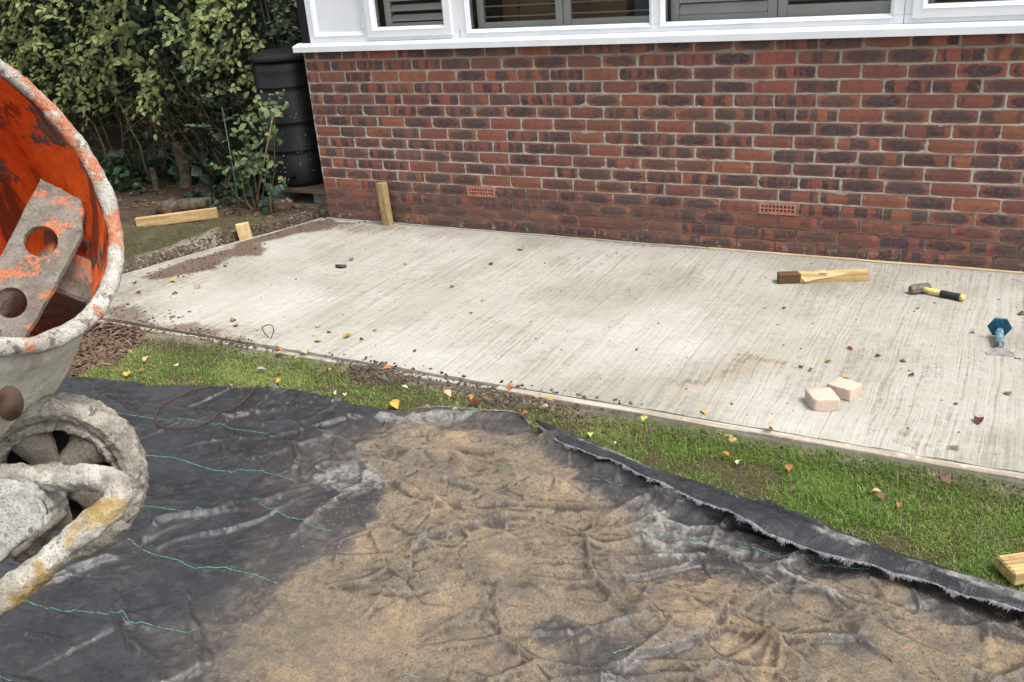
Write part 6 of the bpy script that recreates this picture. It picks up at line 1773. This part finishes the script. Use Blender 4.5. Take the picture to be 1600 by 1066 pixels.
LEAVES = [
    (549, 406, .050, 'brown', 'curled brown leaf just above the dark twig at the back left of the slab'), (633, 413, .038, 'orange', 'small orange leaf right of the dark twig on the far slab'),
    (815, 388, .080, 'tan', 'torn tan leaf near the wall under the left air brick'), (767, 413, .040, 'dark', 'small black leaf on the slab left of the torn tan leaf'),
    (707, 448, .034, 'brown', 'tiny brown leaf in the middle of the far slab'), (754, 469, .036, 'tan', 'small ochre leaf in the middle of the slab'),
    (736, 489, .026, 'brown', 'small round brown leaf mid slab below the ochre one'), (594, 484, .040, 'peach', 'peach coloured curled leaf left of the slab centre'),
    (365, 500, .050, 'orange', 'orange leaf on the slab left of the wire marker'), (368, 509, .040, 'dark', 'black leaf just below the orange leaf left of the wire marker'),
    (296, 486, .045, 'peach', 'flat peach leaf on the dirty left part of the slab'), (286, 494, .030, 'grey', 'small grey leaf beside the peach leaf on the left slab'),
    (497, 509, .052, 'peach', 'crumpled peach leaf on the slab right of the wire marker'), (514, 519, .035, 'dark', 'black leaf between the crumpled peach leaf and the big orange one'),
    (541, 526, .062, 'yellow', 'largest orange yellow leaf on the left half of the slab'), (496, 532, .055, 'green', 'yellow green leaf near the slab edge above the grass'),
    (586, 516, .036, 'green', 'small pale yellow green leaf on the slab right of the orange yellow leaf'), (565, 530, .026, 'red', 'tiny dark leaf right of the orange yellow leaf'),
    (352, 415, .045, 'brown', 'brown leaf on the soil stained corner of the slab'), (269, 440, .050, 'yellow', 'yellowish leaf on the far left slab near the trench'),
    (308, 449, .055, 'tan', 'tan leaf on the far left slab'), (273, 458, .042, 'dark', 'dark leaf below the yellowish one at the far left slab'),
    (217, 458, .045, 'red', 'dark red leaf at the left end of the slab beside the mixer drum'), (211, 442, .045, 'red', 'dark red leaf lying on the left edge board beside the mixer drum'),
    (438, 549, .062, 'orange', 'orange leaf where the grass meets the slab, below the wire marker'), (474, 549, .055, 'peach', 'pale peach leaf beside the orange leaf at the grass edge'),
    (465, 557, .046, 'peach', 'narrow peach leaf just under the pale one in the grass'), (409, 576, .055, 'grey', 'grey feather like leaf in the left grass'),
    (437, 575, .040, 'tan', 'narrow tan leaf right of the grey one in the grass'), (518, 577, .046, 'tan', 'pointed tan leaf in the grass near the bare patch'),
    (500, 581, .034, 'brown', 'small brown leaf in the grass left of the pointed tan one'), (433, 597, .052, 'yellow', 'yellow leaf at the border of the grass and the black sheet'),
    (361, 602, .030, 'yellow', 'small yellow leaf on the top edge of the black sheet'), (539, 609, .030, 'red', 'small reddish leaf in the grass, right one of a trio'),
    (525, 613, .036, 'pale', 'small pale leaf, left one of a trio in the grass'), (539, 616, .034, 'green', 'small green leaf, lowest of a trio in the grass'),
    (617, 631, .062, 'yellow', 'large yellow and black leaf on the rim of the sheet'), (633, 604, .034, 'pale', 'pale leaf on the lower rim of the bare patch'),
    (572, 560, .032, 'red', 'round dark red leaf on the slab rim above the bare patch'), (588, 565, .036, 'red', 'pair like dark red leaf right of the round one'),
    (605, 574, .042, 'orange', 'bright orange leaf at the upper right of the bare patch'), (700, 614, .044, 'peach', 'peach leaf in the grass left of the littered slab corner'),
    (737, 620, .040, 'orange', 'bright orange leaf on top of a dark red one beside the slab'), (742, 628, .060, 'red', 'wide dark red leaf under the bright orange one'),
    (763, 623, .046, 'tan', 'upright tan leaf right of the dark red leaf at the slab corner'), (767, 608, .030, 'dark', 'round black leaf on the slab rim'),
    (796, 606, .056, 'orange', 'orange brown curled leaf on the slab rim'), (840, 620, .056, 'peach', 'flat pinkish leaf on the cement strip of the slab rim'),
    (859, 624, .036, 'yellow', 'small yellow leaf right of the flat pinkish one'), (852, 634, .030, 'peach', 'small peach leaf below the small yellow one'),
    (667, 634, .030, 'tan', 'tan leaf against the frayed end of the sheet'), (710, 642, .028, 'peach', 'small pinkish leaf standing at the pale sheet edge'),
    (820, 646, .040, 'orange', 'orange leaf at the point where the sheet begins to fold'), (673, 576, .022, 'dark', 'tiny black leaf on the near slab rim'),
    (648, 548, .028, 'dark', 'small black leaf on the slab above the bare patch'), (995, 546, .026, 'orange', 'small round orange leaf on the middle of the slab'),
    (175, 542, .050, 'brown', 'reddish brown leaf on the bark mulch'), (200, 583, .060, 'yellow', 'bright yellow leaf on the bark mulch at the sheet edge'),
    (221, 578, .038, 'orange', 'small orange leaf beside the bright yellow one on the mulch'), (228, 560, .052, 'peach', 'pinkish dry leaf on the mulch next to the grass'),
    (225, 587, .036, 'brown', 'brown leaf at the lower edge of the mulch'), (204, 550, .045, 'tan', 'dry tan leaf in the middle of the mulch'), (275, 571, .036, 'pale', 'pale crumpled leaf in the left end of the grass'),
    (1328, 544, .042, 'red', 'dark red leaf on the slab right of the clay smear'), (1350, 546, .026, 'orange', 'tiny orange red leaf beside the dark red one'),
    (1372, 556, .036, 'dark', 'round blackish leaf on the right half of the slab'), (1293, 565, .042, 'yellow', 'bright yellow leaf above the pavers'),
    (1252, 573, .036, 'orange', 'orange leaf at the end of the clay smear'), (1267, 578, .034, 'brown', 'brown leaf between clay smear and pavers'),
    (1322, 590, .036, 'yellow', 'yellow leaf touching the rear paver'), (1411, 564, .030, 'brown', 'small brown leaf mid right slab'),
    (1424, 585, .038, 'dark', 'dark leaf right of the pavers'), (1574, 614, .036, 'brown', 'brown leaf at the right edge of the slab below the chisel'),
    (1529, 657, .062, 'red', 'largest dark red leaf near the right corner of the slab'), (1493, 631, .024, 'dark', 'tiny black leaf above left of the largest dark red leaf'),
    (1596, 490, .050, 'brown', 'brown leaf cut by the right picture edge above the chisel'), (1520, 519, .028, 'brown', 'small reddish leaf left of the chisel guard'),
    (1435, 481, .030, 'orange', 'small orange leaf below the hammer'), (1196, 481, .026, 'yellow', 'small yellow leaf left below the timber post'),
    (1225, 482, .030, 'dark', 'thin dark leaf below the wet end of the timber post'), (1202, 671, .056, 'peach', 'peach leaf standing upright on the slab rim'),
    (1100, 643, .050, 'yellow', 'bright yellow leaf near the slab rim left of the pavers'), (1007, 653, .050, 'green', 'pale green leaf on the slab rim above the grass'),
    (922, 678, .042, 'green', 'pale green leaf in the grass beside the folded sheet'), (966, 692, .040, 'pale', 'whitish flat leaf in the grass beside the folded sheet'),
    (1134, 709, .036, 'orange', 'small orange leaf in the grass under the wood scrap'), (1156, 721, .046, 'pale', 'whitish feather like leaf in the grass'),
    (1233, 730, .044, 'orange', 'brown orange leaf in the right grass'), (1476, 747, .058, 'brown', 'large flat brown leaf in the grass near the edge board on the right'),
    (1370, 767, .034, 'peach', 'peach leaf in the right grass next to a brown one'), (1377, 776, .034, 'brown', 'dark brown leaf touching the peach one in the right grass'),
    (1405, 789, .032, 'orange', 'small bright orange leaf in the lower right grass'), (1240, 764, .028, 'brown', 'small brown leaf in the grass close to the folded sheet')]
LV = []
for k in range(6):
    V, Fq = leaf_mesh('leaf', 1.0, (0.62, 0.7, 0.55, 0.8, 0.5, 0.66)[k], None, (0.55, 0.2, 0.8, 0.35, 0.1, 0.6)[k], (0.35, 0.2, 0.1, 0.45, 0.15, 0.3)[k], 6, 0.42, k, 0.03)
    V[:, 0] -= 0.5; V = np.vstack([V, [[-0.5, 0.012, 0.0], [-0.5, -0.012, 0], [-0.78, 0, 0.03]]]); LV.append((V, [Fq, np.array([[len(V) - 3, len(V) - 2, len(V) - 1]])]))
cache = {}
for i, (u, v, s_, c_, lab) in enumerate(LEAVES):
    k = (i * 5 + len(lab)) % 6
    if (k, c_) not in cache: cache[(k, c_)] = npmesh('fallen_leaf', LV[k][0], LV[k][1], LM[c_], True)
    p = onsurf(u, v)
    grass = (p[1] < SL_Y - 0.045) and (p[1] > float(sheet_top(np.array(p[0]))) + 0.0) and p[0] > 0.5
    z = p[2] + (0.020 if grass else 0.001) + s_ * 0.10
    p = at(u, v, z)
    o = link('fallen_leaf', cache[(k, c_)], None, (p[0], p[1], z)); s_ *= 0.86; o.scale = (s_, s_, s_)
    big_t = 1.1 if 'upright' in lab or 'standing' in lab else 0.0
    o.rotation_euler = (random.gauss(0, 0.22) + big_t, random.gauss(0, 0.22), random.uniform(0, 6.28))
    if big_t: o.location.z += s_ * 0.25
    tag(o, lab, 'leaf', 'fallen leaves')
p = at(532, 416, 0.012)
o = MB().tube([p + np.array([-.035, 0, 0]), p, p + np.array([.035, .012, 0.002])], [0.010, 0.012, 0.009], 7).build('broken_twig', M['bark'], None, True); tag(o, 'short thick broken twig at the back left of the slab', 'twig')

# ------------------------------------------------------------------ cement mixer
S = 1.2
ang_a, ang_b = math.radians(14.732), math.radians(27.64)
NX = Vector((math.cos(ang_a) * math.cos(ang_b), math.sin(ang_a) * math.cos(ang_b), math.sin(ang_b)))
CM = Vector(CC + ray(-67.95, 281.27) * 0.954 * S)
mixer = empty('cement_mixer', (CM.x, CM.y, -0.07), 0, 'cement crusted mixer with orange inside drum and solid wheel at the left', 'cement mixer')
ML = Vector((CM.x, CM.y, -0.07))
zax = NX; xax = zax.orthogonal().normalized(); yax = zax.cross(xax)
MD = Matrix(((xax.x, yax.x, zax.x, CM.x - ML.x), (xax.y, yax.y, zax.y, CM.y - ML.y), (xax.z, yax.z, zax.z, CM.z - ML.z), (0, 0, 0, 1)))


def lumpy(me, amp, freq, seed, off=(0, 0, 0)):
    n = len(me.vertices); co = np.zeros(n * 3); me.vertices.foreach_get('co', co); co = co.reshape(-1, 3)
    no = np.zeros(n * 3); me.vertices.foreach_get('normal', no); no = no.reshape(-1, 3)
    d = fbm(co[:, 0] * freq + 11.3, co[:, 1] * freq + 5.1, co[:, 2] * freq + 7.7, octv=4, seed=seed)
    co = co + no * (d * amp)[:, None]; me.vertices.foreach_set('co', co.ravel()); me.update()


def dense(prof, step=0.008):
    P, _ = resample(prof, step); return [tuple(q) for q in P]


R1 = 0.24
outer = [(0.228, -0.004), (0.233, -0.02), (0.2445, -0.0327), (0.251, -0.0655), (0.262, -0.098), (0.277, -0.131), (0.292, -0.164), (0.303, -0.20), (0.309, -0.24), (0.309, -0.30), (0.300, -0.36), (0.28, -0.42), (0.24, -0.47), (0.17, -0.51), (0.08, -0.53), (0.0, -0.535)]
me = MB().lathe(dense(outer), 96, MD).mesh('drum_shell', M['drum_out'], True); lumpy(me, 0.0012, 14, 3)
drum = link('drum', me, mixer); drum['label'] = 'drum shell, greyish white outside'
inner = [(0.0, -0.52), (0.08, -0.515), (0.16, -0.495), (0.23, -0.455), (0.27, -0.41), (0.292, -0.355), (0.30, -0.30), (0.30, -0.24), (0.294, -0.20), (0.282, -0.164), (0.268, -0.131), (0.252, -0.098), (0.240, -0.0655), (0.228, -0.030), (0.216, -0.004)]
me = MB().lathe(dense(inner), 96, MD).mesh('drum_lining', M['drum_in'], True); lumpy(me, 0.002, 16, 5); link('drum_lining', me, mixer)
# rolled lip
tor = [(0.2275 + 0.0120 * math.cos(a), 0.0 + 0.0105 * math.sin(a)) for a in [2 * math.pi * k / 16 for k in range(16)]]
me = MB().lathe(tor, 220, MD, closed=True).mesh('drum_rim', M['rim'], True); lumpy(me, 0.0017, 34, 7); lumpy(me, 0.0009, 120, 8); link('drum_rim', me, mixer)
pd = MD @ Vector((0, 0, 0)) + ML
def shell_hit(u, v):
    d = Vector(ray(u, v)); t = 0.9
    while t < 1.7:
        p = Vector(CC) + d * t; q = p - CM; z_ = q.dot(NX); rr0 = (q - NX * z_).length
        if z_ < -0.03 and rr0 < float(np.interp(-z_, [-q2[1] for q2 in outer], [q2[0] for q2 in outer])): return p
        t += 0.002
    return None
hit = [shell_hit(14 + 22 * math.cos(a), 628 + 27 * math.sin(a)) for a in [2 * math.pi * k / 24 for k in range(24)]]; hc = shell_hit(14, 628)
if hc is not None and all(h_ is not None for h_ in hit):
    n_ = (hc - CM); n_ = (n_ - NX * n_.dot(NX)).normalized(); b = MB()
    P_ = [h_ + n_ * 0.003 - ML for h_ in hit] + [h_ - n_ * 0.004 - ML for h_ in hit] + [hc + n_ * 0.0035 - ML]
    b.poly(P_, [(k, (k + 1) % 24, 48) for k in range(24)] + [(k, 24 + k, 24 + (k + 1) % 24, (k + 1) % 24) for k in range(24)])
    mp_ = plain('brown_plug', (0.23, 0.155, 0.105), 0.8, 0.35, 30); b.build('drum_plug', mp_, mixer, True)
# mixing paddle: perforated plate
def pl3(u, v, d): return Vector(CC + ray(u, v) * d)
dm = lambda u, v: float(((np.array(CM) - CC) @ np.array(NX)) / (ray(u, v) @ np.array(NX)))
A_ = pl3(65, 283, dm(65, 283) + 0.115); B_ = pl3(128, 342, dm(128, 342) + 0.045); C_ = pl3(0, 500, dm(0, 500) + 0.10)
pn = (B_ - A_).cross(C_ - A_).normalized()
def onp(u, v):
    d = Vector(ray(u, v)); t = (A_ - Vector(CC)).dot(pn) / d.dot(pn); return Vector(CC) + d * t - ML


bmp = bmesh.new()
def loop(pts):
    vs = [bmp.verts.new(p) for p in pts]; return [bmp.edges.new((vs[k], vs[(k + 1) % len(vs)])) for k in range(len(vs))]


def edgepts(pts, n=8):
    out = []
    for k in range(len(pts)):
        a, b_ = np.array(pts[k]), np.array(pts[(k + 1) % len(pts)])
        for t in np.linspace(0, 1, n, endpoint=False): out.append(tuple(a * (1 - t) + b_ * t + np.random.default_rng(int(abs(a[0] * 7 + t * 100))).normal(0, 0.7, 2)))
    return out


E_ = loop([onp(*q) for q in edgepts([(65, 283), (126, 314), (131, 332), (128, 370), (58, 500), (-30, 640), (-100, 560), (0, 408)])])
for (cu_, cv_, ra, rb) in [(65, 380, 27, 24), (18, 476, 26, 24), (-32, 570, 25, 24)]:
    E_ += loop([onp(cu_ + ra * math.cos(t), cv_ + rb * math.sin(t)) for t in [2 * math.pi * k / 28 for k in range(28)]])
bmesh.ops.triangle_fill(bmp, use_beauty=True, use_dissolve=False, edges=E_)
bmesh.ops.subdivide_edges(bmp, edges=list(bmp.edges), cuts=2, use_grid_fill=True)
me = bpy.data.meshes.new('paddle'); bmp.to_mesh(me); bmp.free(); me.materials.append(M['paddle'])
po = link('paddle', me, mixer); md = po.modifiers.new('solid', 'SOLIDIFY'); md.thickness = 0.008; md.offset = 0
# second paddle on the opposite side
me2 = MB().box(-0.04, 0.04, -0.26, -0.18, -0.42, -0.08, 0.004).mesh('paddle', M['paddle']); me2.transform(MD); link('paddle', me2, mixer)

# wheel: solid tyre, hub, spokes and a dark disc for the gaps
WC = Vector(CC + ray(88, 749) * 1.09 * S); WR = 133 / CF * 1.09 * S * 1.0
tocam = (Vector(CC) - WC).normalized()
wax = Vector((tocam.x, tocam.y, tocam.z * 0.55)).normalized()
wax = (Matrix.Rotation(math.radians(-14), 3, 'Z') @ wax).normalized()
wx_ = Vector((0, 0, 1)).cross(wax).normalized(); wy_ = wax.cross(wx_)
def wmat(c): return Matrix(((wx_.x, wy_.x, wax.x, c.x - ML.x), (wx_.y, wy_.y, wax.y, c.y - ML.y), (wx_.z, wy_.z, wax.z, c.z - ML.z), (0, 0, 0, 1)))


def make_wheel(c):
    WM = wmat(c)
    tyre = [(WR * .66, -0.028), (WR * .70, -0.034), (WR * .90, -0.033), (WR * .98, -0.024), (WR * 1.0, -0.008), (WR * 1.0, 0.008), (WR * .98, 0.022), (WR * .92, 0.031), (WR * .82, 0.034), (WR * .74, 0.026), (WR * .71, 0.018), (WR * .66, 0.022), (WR * .61, 0.016), (WR * .60, -0.02)]
    t_ = []
    for k in range(len(tyre)):
        a, b_ = np.array(tyre[k]), np.array(tyre[(k + 1) % len(tyre)])
        for t in (0, .2, .4, .6, .8): t_.append(tuple(a * (1 - t) + b_ * t))
    me = MB().lathe(t_, 240, WM, closed=True).mesh('tyre', M['crust'], True); lumpy(me, 0.0019, 38, 11); lumpy(me, 0.0030, 105, 12); wheel_ = link('wheel', me, mixer)
    b = MB(); b.lathe([(0, 0.03), (0.02, 0.03), (0.026, 0.022), (0.028, -0.02), (0, -0.024)], 24, WM); me = b.mesh('hub', M['crust'], True); lumpy(me, .003, 40, 3); link('hub', me, wheel_)
    for k in range(5):
        a0 = k * 2 * math.pi / 5 + 0.62
        b = MB(); ns = 10
        rings = []
        for j in range(ns):
            t = j / (ns - 1); rr_ = 0.018 + t * (WR * 0.64 - 0.018); ww = 0.012 + 0.026 * t ** 1.6 + 0.008 * (1 - t); th = 0.010
            ctr = Vector((math.cos(a0) * rr_, math.sin(a0) * rr_, 0.002)); tn = Vector((-math.sin(a0), math.cos(a0), 0))
            ring__ = []
            for q in range(10):
                an = 2 * math.pi * q / 10; ring__.append(b.bm.verts.new(WM @ (ctr + tn * ww * math.cos(an) + Vector((0, 0, th * math.sin(an))))))
            rings.append(ring__)
        for r1, r2 in zip(rings, rings[1:]):
            for q in range(10): b.bm.faces.new((r1[q], r1[(q + 1) % 10], r2[(q + 1) % 10], r2[q]))
        me = b.mesh('spoke', M['crust_dark'], True); lumpy(me, 0.003, 40, 20 + k); link('spoke', me, wheel_)
    b = MB(); b.lathe([(0, -0.018), (WR * .62, -0.018), (WR * .62, -0.022), (0, -0.022)], 40, WM); b.build('gap_shade_disc', M['void'], wheel_)  # dark disc put behind the spokes for the shade in the gaps
    return wheel_


make_wheel(WC)
WC2 = WC - wax * 0.0 + Vector((-0.42, -0.60, 0)); make_wheel(WC2)
MB().tube([WC - ML - wax * 0.03, WC - ML + (WC2 - WC) * 0.5 - wax * 0.03, WC2 - ML - wax * 0.03], 0.013, 12).build('axle', M['crust_dark'], mixer, True)


# bent frame tube in front of the wheel
pts = [pl3(-330, 748, 1.03 * S), pl3(-60, 747, 1.03 * S), pl3(60, 747, 1.02 * S), pl3(140, 748, 1.01 * S), pl3(172, 752, 1.0 * S), pl3(184, 768, 0.985 * S), pl3(176, 790, 0.975 * S), pl3(140, 822, 0.96 * S), pl3(60, 890, 0.93 * S), pl3(-60, 985, 0.89 * S), pl3(-260, 1130, 0.84 * S)]
pts = [p - ML for p in pts]
cur = []
for k in range(len(pts) - 1):          # catmull-rom through the stations
    p0, p1, p2, p3 = pts[max(k - 1, 0)], pts[k], pts[k + 1], pts[min(k + 2, len(pts) - 1)]
    for t in np.linspace(0, 1, 16, endpoint=False):
        cur.append(0.5 * ((2 * p1) + (p2 - p0) * t + (2 * p0 - 5 * p1 + 4 * p2 - p3) * t * t + (3 * p1 - p0 - 3 * p2 + p3) * t ** 3))
cur.append(pts[-1])
P, _ = resample([tuple(c) for c in cur], 0.004)
me = MB().tube(P, 0.0172, 30).mesh('frame_tube', M['crust_tube'], True); lumpy(me, 0.0020, 40, 13); lumpy(me, 0.0023, 105, 14); o = link('frame_tube', me, mixer); o['label'] = 'bent frame tube caked in white and ochre cement'
# motor housing plate with bolt
hp = [(-230, 745), (0, 752), (30, 750), (58, 768), (74, 806), (72, 830), (0, 884), (-230, 1020)]
D_ = 0.99 * S
fr_pts = [pl3(u, v, D_ + (0.0 if u > -100 else -0.03)) - ML for u, v in hp]; bdir = Vector(FW) * 0.10 + Vector((-0.03, 0.0, 0.0))
bmh = bmesh.new(); vf = [bmh.verts.new(p) for p in fr_pts]; vb = [bmh.verts.new(p + bdir) for p in fr_pts]
bmh.faces.new(vf); bmh.faces.new(vb[::-1])
for k in range(len(vf)): bmh.faces.new((vf[k], vf[(k + 1) % len(vf)], vb[(k + 1) % len(vf)], vb[k]))
bmesh.ops.bevel(bmh, geom=list(bmh.edges), offset=0.006, segments=2, affect='EDGES')
bmesh.ops.triangulate(bmh, faces=list(bmh.faces)); bmesh.ops.subdivide_edges(bmh, edges=list(bmh.edges), cuts=6, use_grid_fill=True)
bmesh.ops.recalc_face_normals(bmh, faces=list(bmh.faces))
me = bpy.data.meshes.new('motor_housing'); bmh.to_mesh(me); bmh.free(); me.materials.append(M['crust_grey']); me.polygons.foreach_set('use_smooth', [True] * len(me.polygons)); lumpy(me, 0.0025, 30, 15)
link('motor_housing', me, mixer)
me = MB().tube(resample([tuple(pl3(20, 868, .985 * S) - ML), tuple(pl3(60, 836, 0.985 * S) - ML), tuple(pl3(103, 799, 1.0 * S) - ML)], 0.004)[0], 0.0055, 10).mesh('bolt', M['crust_dark'], True); lumpy(me, 0.0022, 70, 4); link('bolt', me, mixer)
# supports that stand on the ground, left of the view: yoke, stand and legs
yk = [pl3(-330, 748, 1.03 * S) - ML, pl3(-260, 1130, 0.84 * S) - ML]
bk = MD @ Vector((0, 0, -0.54))
MB().tube([bk, bk + Vector((-0.10, -0.02, -0.12)), bk + Vector((-0.08, -0.06, -0.45)), yk[0]], 0.028, 12).build('yoke', M['crust_dark'], mixer, True)
stand_c = (yk[0] + yk[1]) / 2
for dx, dy in ((-0.45, -0.25), (-0.42, 0.22), (0.03, -0.62), (-0.12, -0.36)):
    MB().tube([stand_c + Vector((dx * 0.25 - 0.1, dy * 0.25, 0)), Vector((stand_c.x - 0.28 + dx, stand_c.y - 0.15 + dy, -0.01))], 0.02, 10).build('stand_leg', M['crust_dark'], mixer, True)
MB().tube([yk[0], stand_c + Vector((-0.15, 0, 0)), yk[1]], 0.02, 10).build('stand_bar', M['crust_dark'], mixer, True)
print('done', sum(len(o.data.polygons) for o in bpy.data.objects if o.type == 'MESH'))
